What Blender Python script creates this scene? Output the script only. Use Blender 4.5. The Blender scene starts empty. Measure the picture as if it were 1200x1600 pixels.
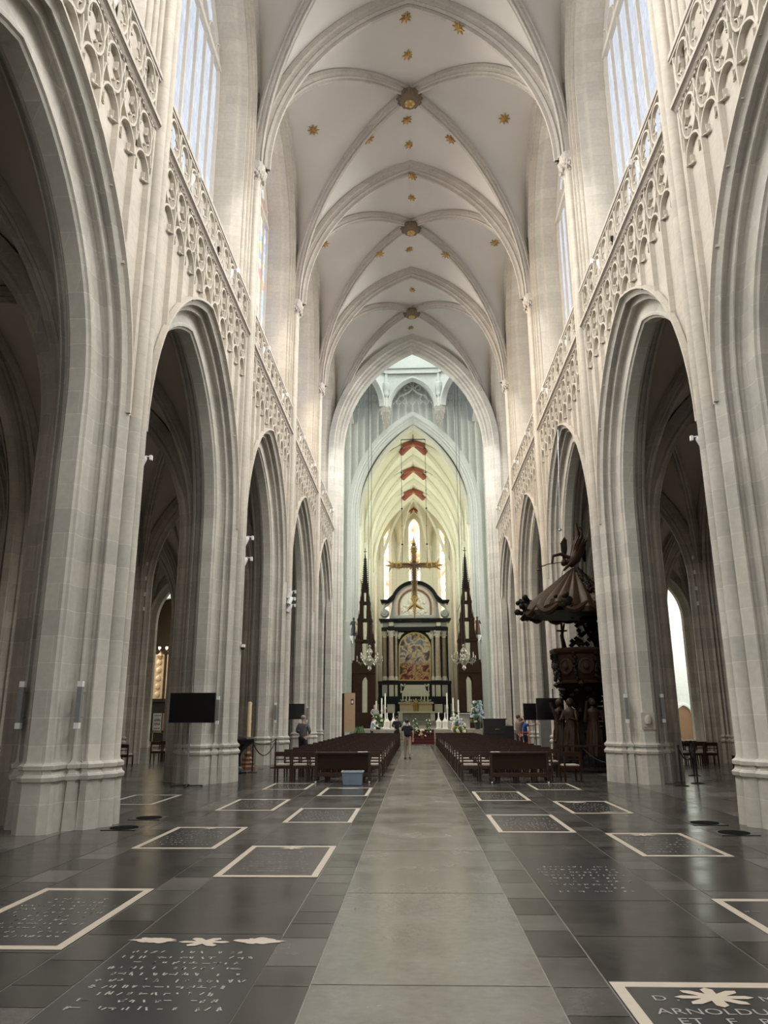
import bpy, bmesh, math, random
from mathutils import Vector, Matrix
from math import sin, cos, pi, sqrt, atan2, radians
rng = random.Random(7)
SC = bpy.context.scene
COL = SC.collection
# ------------------------------------------------------------------ mesh helper
class MB:
    def __init__(s): s.v = []; s.f = []; s.m = []
    def add(s, vs, fs, mi=0, M=None):
        b = len(s.v)
        s.v += [tuple(M @ Vector(p)) for p in vs] if M else [tuple(p) for p in vs]
        s.f += [tuple(b+i for i in f) for f in fs]; s.m += [mi]*len(fs); return s
    def box(s, c, d, mi=0, M=None, taper=1.0):
        x, y, z = c; a, b, h = d[0]/2, d[1]/2, d[2]/2; t = taper
        vs = [(x-a,y-b,z-h),(x+a,y-b,z-h),(x+a,y+b,z-h),(x-a,y+b,z-h),(x-a*t,y-b*t,z+h),(x+a*t,y-b*t,z+h),(x+a*t,y+b*t,z+h),(x-a*t,y+b*t,z+h)]
        return s.add(vs, [(3,2,1,0),(4,5,6,7),(0,1,5,4),(1,2,6,5),(2,3,7,6),(3,0,4,7)], mi, M)
    def bx(s, x0,x1,y0,y1,z0,z1, mi=0, M=None):
        return s.box(((x0+x1)/2,(y0+y1)/2,(z0+z1)/2),(abs(x1-x0),abs(y1-y0),abs(z1-z0)),mi,M)
    def grid(s, rows, mi=0, closed=False, M=None, flip=False):
        n = len(rows[0]); vs = [p for r in rows for p in r]; fs = []
        for i in range(len(rows)-1):
            for j in range(n if closed else n-1):
                a, b = i*n+j, i*n+(j+1)%n
                q = (a, b, b+n, a+n); fs.append(q[::-1] if flip else q)
        return s.add(vs, fs, mi, M)
    def lathe(s, prof, c=(0,0,0), n=16, mi=0, M=None, a0=0, a1=2*pi, sq=None):
        full = abs(a1-a0-2*pi) < 1e-6; k = n if full else n+1
        rows = []
        for r, z in prof:
            row = []
            for i in range(k):
                a = a0+(a1-a0)*i/n
                row.append((c[0]+r*cos(a), c[1]+r*sin(a), c[2]+z))
            rows.append(row)
        s.grid(rows, mi, full, M)
        if full:
            for row, fl in ((rows[0], True), (rows[-1], False)):
                if abs(row[0][0]-row[n//2][0])+abs(row[0][1]-row[n//2][1]) > 1e-4:
                    s.add(row, [tuple(range(n))[::-1] if fl else tuple(range(n))], mi, M)
        return s
    def cyl(s, c, r, h, n=12, mi=0, M=None, r2=None):
        return s.lathe([(r,0),(r if r2 is None else r2,h)], c, n, mi, M)
    def tube(s, pts, r, n=8, mi=0, M=None, cap=True):
        P = [Vector(p) for p in pts]; R = r if isinstance(r, (list,tuple)) else [r]*len(P)
        up = None; rows = []
        for i, p in enumerate(P):
            t = (P[min(i+1,len(P)-1)]-P[max(i-1,0)])
            if t.length < 1e-9: t = Vector((0,0,1))
            t.normalize()
            if up is None:
                up = Vector((0,0,1)) if abs(t.z) < .9 else Vector((1,0,0))
            sx = t.cross(up); 
            if sx.length < 1e-6: sx = t.orthogonal()
            sx.normalize(); up = sx.cross(t).normalized()
            rows.append([tuple(p+R[i]*(cos(2*pi*k/n)*sx+sin(2*pi*k/n)*up)) for k in range(n)])
        s.grid(rows, mi, True, M)
        if cap:
            s.add(rows[0], [tuple(range(n))[::-1]], mi, M); s.add(rows[-1], [tuple(range(n))], mi, M)
        return s
    def sph(s, c, r, n=8, mi=0, M=None):
        rx, ry, rz = r if isinstance(r, (tuple,list)) else (r,r,r)
        m = max(4, n//2+1); rows = []
        for i in range(m+1):
            a = -pi/2+pi*i/m
            rows.append([(c[0]+rx*cos(a)*cos(2*pi*k/n), c[1]+ry*cos(a)*sin(2*pi*k/n), c[2]+rz*sin(a)) for k in range(n)])
        return s.grid(rows, mi, True, M)
    def blob(s, c, r, mi=0, M=None):          # faceted little lump
        x,y,z = c; a,b,h = r if isinstance(r,(tuple,list)) else (r,r,r)
        return s.add([(x+a,y,z),(x-a,y,z),(x,y+b,z),(x,y-b,z),(x,y,z+h),(x,y,z-h)],[(0,2,4),(2,1,4),(1,3,4),(3,0,4),(2,0,5),(1,2,5),(3,1,5),(0,3,5)],mi,M)
    def prism(s, poly, y0, y1, mi=0, M=None):  # polygon in x,z extruded along y
        n = len(poly)
        vs = [(p[0],y0,p[1]) for p in poly]+[(p[0],y1,p[1]) for p in poly]
        fs = [tuple(range(n)), tuple(range(2*n-1,n-1,-1))]+[(i,i+n,(i+1)%n+n,(i+1)%n) for i in range(n)]
        return s.add(vs, fs, mi, M)
    def plate(s, poly, z0, z1, mi=0, M=None):  # polygon in x,y extruded along z
        n = len(poly)
        vs = [(p[0],p[1],z0) for p in poly]+[(p[0],p[1],z1) for p in poly]
        fs = [tuple(range(n))[::-1], tuple(range(n,2*n))]+[(i,(i+1)%n,(i+1)%n+n,i+n) for i in range(n)]
        return s.add(vs, fs, mi, M)
    def strip(s, pts, w, d0, d1, mi=0, closed=False, bev=.55, M=None):
        # moulded bar along a path in (u,z); front face at depth d0 (narrow), back at d1 (wide). result coords (d,u,z)
        n = len(pts); rows = []
        for i in range(n):
            a = pts[i-1] if (i > 0 or closed) else pts[i]; b = pts[(i+1)%n] if (i < n-1 or closed) else pts[i]
            tx, tz = b[0]-a[0], b[1]-a[1]; L = math.hypot(tx,tz) or 1; nx, nz = -tz/L, tx/L
            p = pts[i]; h = w/2; g = h*bev
            rows.append([(d1,p[0]-nx*h,p[1]-nz*h),(d0,p[0]-nx*g,p[1]-nz*g),(d0,p[0]+nx*g,p[1]+nz*g),(d1,p[0]+nx*h,p[1]+nz*h)])
        if closed: rows.append(rows[0])
        return s.grid(rows, mi, False, M)
def O(name, mb, mat, parent=None, loc=None, rz=0, label=None, cat=None, group=None, kind=None, smooth=40):
    me = bpy.data.meshes.new(name)
    me.from_pydata(mb.v, [], mb.f)
    mats = mat if isinstance(mat, (list,tuple)) else [mat]
    for m in mats: me.materials.append(m)
    if len(mats) > 1: me.polygons.foreach_set('material_index', mb.m)
    bm = bmesh.new(); bm.from_mesh(me); bmesh.ops.remove_doubles(bm, verts=bm.verts, dist=1e-4)
    bmesh.ops.recalc_face_normals(bm, faces=bm.faces); bm.to_mesh(me); bm.free()
    if smooth:
        me.shade_smooth(); me.set_sharp_from_angle(angle=radians(smooth))
    o = bpy.data.objects.new(name, me); COL.objects.link(o)
    return tag(o, parent, loc, rz, label, cat, group, kind)
def tag(o, parent=None, loc=None, rz=0, label=None, cat=None, group=None, kind=None):
    if parent: o.parent = parent
    if loc is not None: o.location = loc
    if rz: o.rotation_euler = (0,0,rz)
    if label: o['label'] = label
    if cat: o['category'] = cat
    if group: o['group'] = group
    if kind: o['kind'] = kind
    return o
def E(name, loc, rz=0, label=None, cat=None, group=None, kind=None):
    o = bpy.data.objects.new(name, None); o.empty_display_size = .2; COL.objects.link(o)
    return tag(o, None, loc, rz, label, cat, group, kind)
def dup(o, loc=None, rz=None, label=None, parent=None):
    c = o.copy(); COL.objects.link(c)
    if parent: c.parent = parent
    if loc is not None: c.location = loc
    if rz is not None: c.rotation_euler = (0,0,rz)
    if label: c['label'] = label
    for ch in list(o.children): dup(ch, parent=c)
    return c
ORD = 'first second third fourth fifth sixth seventh eighth ninth tenth eleventh twelfth'.split()
# ------------------------------------------------------------------ materials
def new_mat(name):
    m = bpy.data.materials.new(name); m.use_nodes = True
    nt = m.node_tree; b = nt.nodes['Principled BSDF']; return m, nt, b
def N(nt, t, **kw):
    n = nt.nodes.new(t)
    for k, v in kw.items():
        if k in n.inputs: n.inputs[k].default_value = v
        else: setattr(n, k, v)
    return n
def mixc(nt, fac, a, b, mode='MIX'):
    n = nt.nodes.new('ShaderNodeMix'); n.data_type = 'RGBA'; n.blend_type = mode
    for sock, v in ((0, fac), (6, a), (7, b)):
        if isinstance(v, (int,float)): n.inputs[sock].default_value = v
        elif isinstance(v, tuple): n.inputs[sock].default_value = (*v[:3], 1)
        else: nt.links.new(v, n.inputs[sock])
    return n.outputs[2]
def ramp(nt, src, stops):
    n = nt.nodes.new('ShaderNodeValToRGB'); cr = n.color_ramp
    while len(cr.elements) < len(stops): cr.elements.new(.5)
    for e, (p, c) in zip(cr.elements, stops):
        e.position = p; e.color = (*c, 1) if isinstance(c, tuple) else (c,c,c,1)
    nt.links.new(src, n.inputs[0]); return n.outputs[0]
def plain(name, c, rough=.6, metal=0, noise=.12, scale=6, spec=None):
    m, nt, b = new_mat(name)
    tc = N(nt, 'ShaderNodeTexCoord'); nz = N(nt, 'ShaderNodeTexNoise', Scale=scale, Detail=4.0)
    nt.links.new(tc.outputs['Object'], nz.inputs['Vector'])
    d = tuple(x*(1-noise) for x in c); l = tuple(min(1, x*(1+noise)) for x in c)
    nt.links.new(mixc(nt, nz.outputs[0], d, l), b.inputs['Base Color'])
    b.inputs['Roughness'].default_value = rough; b.inputs['Metallic'].default_value = metal
    if spec is not None: b.inputs['Specular IOR Level'].default_value = spec
    return m
def stone(name, c1, c2, mortar, bw=.95, bh=.42, rough=.85, stain=.25, msize=.008, bump=.15):
    m, nt, b = new_mat(name)
    g = N(nt, 'ShaderNodeNewGeometry'); sp = N(nt, 'ShaderNodeSeparateXYZ'); nt.links.new(g.outputs['Position'], sp.inputs[0])
    ad = N(nt, 'ShaderNodeMath', operation='ADD'); nt.links.new(sp.outputs[0], ad.inputs[0]); nt.links.new(sp.outputs[1], ad.inputs[1])
    cb = N(nt, 'ShaderNodeCombineXYZ'); nt.links.new(ad.outputs[0], cb.inputs[0]); nt.links.new(sp.outputs[2], cb.inputs[1])
    br = N(nt, 'ShaderNodeTexBrick', Scale=1.0); br.offset = .5
    br.inputs['Brick Width'].default_value = bw; br.inputs['Row Height'].default_value = bh
    br.inputs['Mortar Size'].default_value = msize; br.inputs['Mortar Smooth'].default_value = .3; br.inputs['Bias'].default_value = 0
    nt.links.new(cb.outputs[0], br.inputs['Vector'])
    br.inputs['Color1'].default_value = (*c1,1); br.inputs['Color2'].default_value = (*c2,1); br.inputs['Mortar'].default_value = (*mortar,1)
    nz = N(nt, 'ShaderNodeTexNoise', Scale=.45, Detail=6.0, Roughness=.65); nt.links.new(g.outputs['Position'], nz.inputs['Vector'])
    n2 = N(nt, 'ShaderNodeTexNoise', Scale=9.0, Detail=4.0); nt.links.new(g.outputs['Position'], n2.inputs['Vector'])
    f = ramp(nt, nz.outputs[0], [(.3, 1-stain), (.7, 1.0)])
    f2 = ramp(nt, n2.outputs[0], [(.3, .92), (.7, 1.04)])
    c = mixc(nt, 1.0, br.outputs['Color'], f, 'MULTIPLY'); c = mixc(nt, 1.0, c, f2, 'MULTIPLY')
    nt.links.new(c, b.inputs['Base Color']); b.inputs['Roughness'].default_value = rough
    b.inputs['Specular IOR Level'].default_value = .25
    if bump:
        bp = N(nt, 'ShaderNodeBump', Strength=bump, Distance=.02); nt.links.new(br.outputs['Fac'], bp.inputs['Height']); bp.invert = True
        nt.links.new(bp.outputs[0], b.inputs['Normal'])
    return m
def emit(name, c, s):
    m, nt, b = new_mat(name)
    b.inputs['Base Color'].default_value = (*c,1); b.inputs['Emission Color'].default_value = (*c,1); b.inputs['Emission Strength'].default_value = s
    return m
def leaded(name, c, s, cell=(.16,.22), lead=.12, stained=None, sat=1.0):
    m, nt, b = new_mat(name)
    g = N(nt, 'ShaderNodeNewGeometry'); sp = N(nt, 'ShaderNodeSeparateXYZ'); nt.links.new(g.outputs['Position'], sp.inputs[0])
    ad = N(nt, 'ShaderNodeMath', operation='ADD'); nt.links.new(sp.outputs[0], ad.inputs[0]); nt.links.new(sp.outputs[1], ad.inputs[1])
    cb = N(nt, 'ShaderNodeCombineXYZ'); nt.links.new(ad.outputs[0], cb.inputs[0]); nt.links.new(sp.outputs[2], cb.inputs[1])
    br = N(nt, 'ShaderNodeTexBrick', Scale=1.0); br.offset = .5; nt.links.new(cb.outputs[0], br.inputs['Vector'])
    br.inputs['Brick Width'].default_value = cell[0]; br.inputs['Row Height'].default_value = cell[1]
    br.inputs['Mortar Size'].default_value = .012; br.inputs['Mortar Smooth'].default_value = .2
    lo = tuple(x*.8 for x in c)
    br.inputs['Color1'].default_value = (*c,1); br.inputs['Color2'].default_value = (*lo,1); br.inputs['Mortar'].default_value = (*[x*lead for x in c],1)
    out = br.outputs['Color']
    if stained:
        vo = N(nt, 'ShaderNodeTexVoronoi', Scale=2.2); nt.links.new(g.outputs['Position'], vo.inputs['Vector'])
        sx = N(nt, 'ShaderNodeSeparateColor'); nt.links.new(vo.outputs['Color'], sx.inputs[0])
        k = len(stained); cr = nt.nodes.new('ShaderNodeValToRGB'); cr.color_ramp.interpolation = 'CONSTANT'
        while len(cr.color_ramp.elements) < k: cr.color_ramp.elements.new(.5)
        for i, (e, cc) in enumerate(zip(cr.color_ramp.elements, stained)): e.position = i/k; e.color = (*cc,1)
        nt.links.new(sx.outputs[0], cr.inputs[0])
        out = mixc(nt, sat, out, cr.outputs[0], 'MULTIPLY')
    nt.links.new(out, b.inputs['Emission Color']); b.inputs['Emission Strength'].default_value = s
    b.inputs['Base Color'].default_value = (.1,.1,.1,1); b.inputs['Roughness'].default_value = .3
    return m
ST = stone('nave_limestone', (.63,.60,.535), (.53,.51,.46), (.68,.65,.59))
ST_UP = stone('clerestory_limestone', (.62,.57,.49), (.55,.505,.435), (.53,.48,.41), bh=.36, bw=.8, stain=.15)
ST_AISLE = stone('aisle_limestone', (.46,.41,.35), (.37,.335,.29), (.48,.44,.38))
RIB = stone('rib_sandstone', (.56,.52,.46), (.50,.46,.41), (.44,.41,.36), bw=.7, bh=.6, stain=.15)
ST_WHITE = stone('whitewashed_stone', (.76,.78,.74), (.74,.76,.72), (.70,.72,.68), stain=.08, bump=.05)
ST_CREAM = stone('choir_painted_stone', (.80,.78,.64), (.78,.76,.62), (.74,.72,.58), stain=.06, bump=.04)
PLAS = plain('vault_plaster', (.61,.58,.53), .9, noise=.10, scale=.35)
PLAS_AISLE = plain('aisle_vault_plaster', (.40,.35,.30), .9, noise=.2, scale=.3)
PLAS_CREAM = plain('choir_vault_plaster', (.80,.77,.60), .9, noise=.04, scale=.3)
FRIEZE = plain('shaded_frieze_stone', (.33,.29,.25), .9, noise=.35, scale=14)  # dark tone paints in the shade of the hollow under the cornice
CARVE = plain('carved_capital_stone', (.50,.46,.41), .9, noise=.3, scale=14)
MULL = plain('window_tracery_stone', (.60,.55,.48), .85)
LEAD = plain('lead_came', (.06,.06,.065), .6)
GOLD = plain('old_gilding', (.50,.33,.12), .38, .8, .35, 9)
BLACKM = plain('black_marble', (.012,.0125,.013), .35, 0, .4, 3, .2)
WHITEM = plain('white_marble', (.74,.70,.62), .35, 0, .08, 3)
PINKM = plain('veined_pink_marble', (.55,.43,.36), .3, 0, .3, 5)
GREYM = plain('grey_marble', (.40,.42,.41), .35, 0, .12, 4)
OAK = plain('dark_carved_oak', (.030,.0145,.0075), .5, 0, .4, 8, .15)
OAKD = plain('blackened_oak', (.011,.007,.0045), .6, 0, .4, 8, .12)
CHAIRW = plain('mahogany_stained_wood', (.036,.0150,.0085), .34, 0, .3, 12, .3)
RUSH = plain('pale_rush_seat', (.50,.45,.38), .8, 0, .2, 30)
BLK = plain('black_plastic', (.012,.012,.013), .35, 0, .1)
SCREEN = plain('switched_off_screen', (.004,.004,.005), .22, 0, .1)
STEEL = plain('brushed_steel', (.45,.45,.45), .35, .9, .1)
GREYP = plain('grey_speaker_grille', (.22,.22,.22), .6, 0, .15, 40)
WHITEP = plain('white_lamp_enamel', (.80,.80,.80), .4, 0, .03)
IRON = plain('black_iron', (.02,.02,.022), .5, .3, .1)
REDP = plain('painted_oxblood_rib', (.30,.085,.055), .7, 0, .15, 3)
WAX = plain('cream_wax', (.80,.66,.40), .5, 0, .06)
WAXW = plain('white_wax', (.85,.82,.72), .5, 0, .04)
GREEN = plain('leaf_green', (.05,.11,.03), .6, 0, .4, 14)
FLOWW = plain('white_petals', (.75,.72,.62), .7, 0, .1)
FLOWB = plain('blue_grey_petals', (.35,.40,.50), .7, 0, .2)
LIGHTWOOD = plain('light_beech_wood', (.52,.36,.22), .5, 0, .1, 5)
SKIN = plain('skin', (.50,.33,.25), .55, 0, .05)
GLASSW = leaded('clear_leaded_glass', (.74,.83,1.0), .58, (.22,.45), .55)
SUNNY = ((1,.55,.25),(1,.95,.85),(1,.72,.35),(.95,.95,1),(1,.85,.6),(.75,.28,.10),(1,1,.95),(.45,.6,1))
GLASSC = leaded('choir_stained_glass', (1,1,1), 1.5, (.3,.4), .3, SUNNY, .9)
GLASSS = leaded('blue_gold_stained_glass', (1,1,1), 1.1, (.25,.3), .2, ((.25,.4,1),(1,.75,.3),(.9,.9,1),(.7,.25,.2),(.35,.55,1),(1,.9,.6)), .95)
# ------------------------------------------------------------------ camera
H0 = 1.65; CAMX = -.119
def ray(x, y, f=1195., th=.2636, ps=-.0389, ro=-.0042):
    a, b = x-600, y-800; cr, sr = cos(ro), sin(ro); u = a*cr+b*sr; v = -a*sr+b*cr
    d = (u/f, 1, -v/f); ct, st = cos(th), sin(th); y2 = d[1]*ct-d[2]*st; z2 = d[1]*st+d[2]*ct
    cy, sy = cos(ps), sin(ps); return Vector((d[0]*cy+y2*sy, -d[0]*sy+y2*cy, z2))
cam = bpy.data.cameras.new('camera'); co = bpy.data.objects.new('camera', cam); COL.objects.link(co); SC.camera = co
fw = ray(600,800).normalized(); rt = (ray(700,800)-ray(600,800)).normalized(); upv = rt.cross(fw).normalized()
co.matrix_world = Matrix(((rt.x,upv.x,-fw.x,CAMX),(rt.y,upv.y,-fw.y,0),(rt.z,upv.z,-fw.z,H0),(0,0,0,1)))
cam.sensor_fit = 'VERTICAL'; cam.sensor_height = 32; cam.lens = 1195/1600*32; cam.clip_end = 300
# ------------------------------------------------------------------ nave geometry
Y0, B, WX, D2 = 13.16, 8.78, 5.27, 1.28
YP = lambda k: Y0+B*k
HB = B/2
def arch(a, zs, off, z0=None, n=14):
    R = a+off; out = [] if z0 is None else [(-a, z0)]
    t1 = math.acos(off/R)
    left = [(off-R*cos(t1*i/n), zs+R*sin(t1*i/n)) for i in range(n+1)]
    pts = out+left+[(-u, z) for u, z in left[::-1][1:]]
    return pts+([(a, z0)] if z0 is not None else [])
def archz(u, a, zs, off):
    u = abs(u)
    if u >= a: return zs
    R = a+off; return zs+sqrt(max(0, R*R-(u+off)**2))
def arc(cx, cy, r, a0, a1, n):
    return [(cx+r*cos(radians(a0+(a1-a0)*i/n)), cy+r*sin(radians(a0+(a1-a0)*i/n))) for i in range(n+1)]
ZS, OFF = 7.0, 1.12
SHAFT = [(-.05,.0)]+arc(-.035,.145,.13,228,80,8)+[(.05,.28)]                # (d,w) half of the twin shaft
ORDER = [(.05,.285),(.055,.30),(.055,.33),(-.01,.35),(-.03,.37),(-.03,.44),(.05,.56),(.07,.605),(.095,.605),(.115,.52),(.20,.52),(.22,.56),(.235,.72),(.26,.73),(.28,.68),(.32,.655),(.365,.67),(.405,.74),(.43,.86),(.435,1.0),(.42,1.03),(.43,1.09),(.47,1.11),(.50,1.15)]
def mirror_d(q): return [(D2-d, w) for d, w in q[::-1]]
HALF = SHAFT+ORDER; SIDE = HALF+mirror_d(HALF)
LOOP = SIDE+[(d,-w) for d, w in SIDE[::-1]]
def dedupe(P):
    o = []
    for p in P:
        if not o or math.hypot(p[0]-o[-1][0], p[1]-o[-1][1]) > 1e-4: o.append(p)
    if math.hypot(o[0][0]-o[-1][0], o[0][1]-o[-1][1]) < 1e-4: o.pop()
    return o
LOOP = dedupe(LOOP)
def offset(P, o):
    n = len(P); r = []
    for i in range(n):
        a, b, c = P[i-1], P[i], P[(i+1)%n]
        t = (c[0]-a[0], c[1]-a[1]); L = math.hypot(*t) or 1
        r.append((b[0]+o*t[1]/L*OS, b[1]-o*t[0]/L*OS))
    return r
area = sum(LOOP[i-1][0]*LOOP[i][1]-LOOP[i][0]*LOOP[i-1][1] for i in range(len(LOOP)))
OS = 1 if area > 0 else -1
def loft(P, levels, cx=0):
    m = MB(); rows = [[(x-cx, y, z) for x, y in offset(P, o)] for z, o in levels]
    m.grid(rows, 0, True); return m
PIERBASE = [(0,.07),(.72,.05),(.745,.085),(.80,.095),(.84,.05),(.90,.035),(.915,.07),(.97,.075),(1.01,.02),(1.06,0)]
# one pier, four parts, copied for every other pier
def capital_mb(z, s=1.0):
    m = MB()
    for w in (-.145,.145): m.lathe([(.13*s,0),(.18*s,.06),(.14*s,.1),(.20*s,.3),(.29*s,.5),(.31*s,.56),(.27*s,.62),(.24*s,.70)], (-.035,w,z), 12)
    for i in range(26):
        a = radians(80+200*i/25); zz = z+.14+.34*((i*7)%5)/4
        m.blob((-.03+.25*cos(a)*s, .36*sin(a)*s, zz), (.07,.07,.10))
    return m
pier0 = E('stone_pillar', (0,0,0), kind='structure')
O('body', loft(LOOP, PIERBASE+[(3,0),(ZS,0)], D2/2), ST, pier0, smooth=24)
sh = MB(); P = dedupe(SHAFT+[(.05,.285),(.02,.30),(.0,.33),(.02,.36),(.05,.38),(.05,.43),(.15,.43)]); P = [(d,-w) for d, w in P[::-1]]+P
P = dedupe(P); sh.grid([[(d-D2/2, w, z) for d, w in P] for z in (ZS,12,19.1)]); sh.grid([[(d-D2/2,w,z) for d, w in ((.3,-.6),(.02,-.40),(.02,.40),(.3,.6))] for z in (19.1,26.4)])
O('vault_shaft', sh, ST_UP, pier0)
cp = capital_mb(19.1); cp.v = [(x-D2/2,y,z) for x,y,z in cp.v]
O('capital', cp, CARVE, pier0, smooth=0)
SIDES = ((-1,'left'),(1,'right'))
npier = 0
for s, sn in SIDES:
    for k in range(-3, 5):
        x = s*(WX+D2/2)
        where = {-3:'at the west end of the nave',-2:'just behind the viewer',-1:'beside the viewer',0:'nearest in view',1:'second in view, %s'%('with a tall screen stand in front' if s<0 else 'just before the pulpit'),2:'third in view, behind the %s'%('wax candle and rope posts' if s<0 else 'carved pulpit'),3:'fourth in view, behind the %s'%('grey-shirted man' if s<0 else 'two people by the screens'),4:'at the corner of the crossing'}[k]
        p = pier0 if npier == 0 else dup(pier0)
        p.location = (x, YP(k), 0); p.rotation_euler = (0,0,pi if s < 0 else 0); npier += 1
        tag(p, label='pale stone pillar of the %s arcade, %s'%(sn, where), cat='pillar', group='piers of the nave arcade', kind='structure')
# arcade bay: orders + spandrel
def bay_sweep(m, prof, zs, off, z0, half=HB):
    rows = [[(d, u, z) for u, z in arch(half-w, zs, off, z0)] for d, w in prof]
    m.grid(rows)
bayw = MB(); FO = [(.09,.43),(-.03,.43)]+ORDER[5:]; FULLORD = FO+mirror_d(FO)
bay_sweep(bayw, FULLORD, ZS, OFF, None); spw = MB()
def strips(m, d, a, zs, off, top, u1=HB-.265, n=44):
    us = [-u1+2*u1*i/n for i in range(n+1)]
    us = sorted(set(us+[-a,a,0]))
    lo = [(d,u,archz(u,a,zs,off)) for u in us]; hi = [(d,u,top(u) if callable(top) else top) for u in us]
    m.grid([lo,hi])
strips(spw, .075, HB-.45, ZS, OFF, 13.35, HB-.265)
strips(bayw, D2-.0, HB-.45, ZS, OFF, 11.8)
def place_bay(o, k, s):
    o.location = (s*WX, YP(k)+HB, 0); o.rotation_euler = (0,0,pi if s < 0 else 0); return o
w0 = O('wall_left', bayw, ST, kind='structure', smooth=24)
upw = MB()
CORD = [(.03,.40),(-.02,.42),(-.02,.46),(.10,.48),(.10,.52),(.04,.54),(.04,.58),(.18,.60),(.18,.64),(.12,.66),(.12,.70),(.28,.72),(.28,.76),(.22,.78),(.22,.82),(.40,.85),(.46,.86),(.52,.90),(.58,.93),(1.25,.96),(1.25,1.02)]
CZS, COFF = 21.8, .3
bay_sweep(upw, CORD, CZS, COFF, 13.3)
strips(upw, .03, HB-.43, CZS, COFF, lambda u: 27.2); upw.add(spw.v, spw.f)
# trefoil-headed panels on the jamb flutes
for sy in (-1,1):
    for q, (d, w) in enumerate(((.10,.50),(.18,.62),(.28,.74))): upw.blob((d-.03, sy*(HB-w), 22.4), (.05,.05,.12)); upw.blob((d-.03, sy*(HB-w), 17.6), (.05,.05,.12))
upw.grid([[(.02,-HB+.28,13.38),(.02,HB-.28,13.38)],[(1.3,-HB+.38,13.38),(1.3,HB-.38,13.38)]])
upw.grid([[(1.29,-HB+1.2,13.6),(1.29,HB-1.2,13.6)],[(1.29,-HB+1.2,15.4),(1.29,HB-1.2,15.4)]])
upw.grid([[(1.29,-HB+1.2,15.4),(1.29,HB-1.2,15.4)],[(1.4,-HB+1.2,15.4),(1.4,HB-1.2,15.4)]])
u0 = O('wall_left', upw, ST_UP, kind='structure')
# window of the clerestory: tracery and glass
HW = HB-.98
tr = MB(); NL = 8; LW = 2*HW/NL
for q in range(1, NL): tr.strip([(-HW+q*LW,15.4),(-HW+q*LW,22.8 if q != 4 else 25.0)], .07 if q != 4 else .12, 1.16, 1.25)
tr.bx(1.10,1.25,-HW,HW,22.72,22.92)
for q in range(NL):
    c = -HW+(q+.5)*LW
    tr.strip([(c+x,z) for x, z in arch(LW/2,22.9,.25,None,5)], .08, 1.1, 1.24)
    if q%2: tr.strip(ell(c-LW/2,24.1,.42,.5), .08, 1.1, 1.24, closed=True) if False else None
for c in (-HW*.5, HW*.5): tr.strip([(c+x,z) for x, z in arch(HW*.5,22.9,.2)], .13, 1.14, 1.25)
tr.strip([(.7*cos(t*pi/10), 24.3+.7*sin(t*pi/10)) for t in range(20)], .10, 1.14, 1.25, closed=True)
tr.strip(arch(HW-.03,CZS,COFF,15.4), .16, 1.14, 1.25)
gl = MB(); pg = arch(HW,CZS,COFF,15.4); gl.add([(1.25,u,z) for u, z in pg], [tuple(range(len(pg)))])
WN = 0
win0 = {}
for s, sn in SIDES:
    for k in range(-2, 4):
        if WN == 0: pass
        o = place_bay(w0 if (s,k) == (-1,-2) else dup(w0), k, s); o.name = 'wall_'+sn
        o = place_bay(u0 if (s,k) == (-1,-2) else dup(u0), k, s); o.name = 'wall_'+sn
        WN += 1
        gm = GLASSS if (s,k) in ((-1,1),(-1,2)) else GLASSW
        r = place_bay(E('window_%d'%WN, (0,0,0), kind='structure'), k, s)
        if 'tr' not in win0:
            win0['tr'] = O('tracery', tr, MULL, r)
        else: dup(win0['tr'], parent=r)
        if gm.name not in win0: win0[gm.name] = O('glass', gl, gm, r, smooth=0)
        else: dup(win0[gm.name], parent=r)
nd_ = 0
VOID = plain('unlit_passage', (.006,.005,.005), .9)  # solid boxes painted black for the darkness inside the open gallery passages
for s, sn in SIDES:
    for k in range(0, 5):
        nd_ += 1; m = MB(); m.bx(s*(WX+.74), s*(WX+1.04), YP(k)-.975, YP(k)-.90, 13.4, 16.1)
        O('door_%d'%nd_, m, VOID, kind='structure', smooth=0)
# ------------------------------------------------------------------ gallery: blind tracery, cornice, balustrade
NC = 10; PU = (2*(HB-.42))/NC
def ell(c, z, a, b, n=16): return [(c+a*cos(2*pi*i/n), z+b*sin(2*pi*i/n)) for i in range(n)]
def cusps(m, c, z, a, b, d0, d1, w=.04):
    for sx, sz in ((1,1),(-1,1),(-1,-1),(1,-1)):
        m.strip([(c+sx*a*.99,z+sz*b*.10),(c+sx*a*.60,z+sz*b*.30),(c+sx*a*.62,z+sz*b*.72)], w, d0, d1)
        m.sph(((d0+d1)/2, c+sx*a*.54, z+sz*b*.28), (.03,.035,.035), 6)
bt = MB(); D0, D1 = -.03, .08
def outer_z(u): return archz(u, HB-.50, ZS, OFF)
for i in range(NC+1):
    u = -(HB-.42)+i*PU; zb = outer_z(u)
    if zb < 12.0: bt.strip([(u,zb),(u,12.25)], .10, D0, D1)
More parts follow.
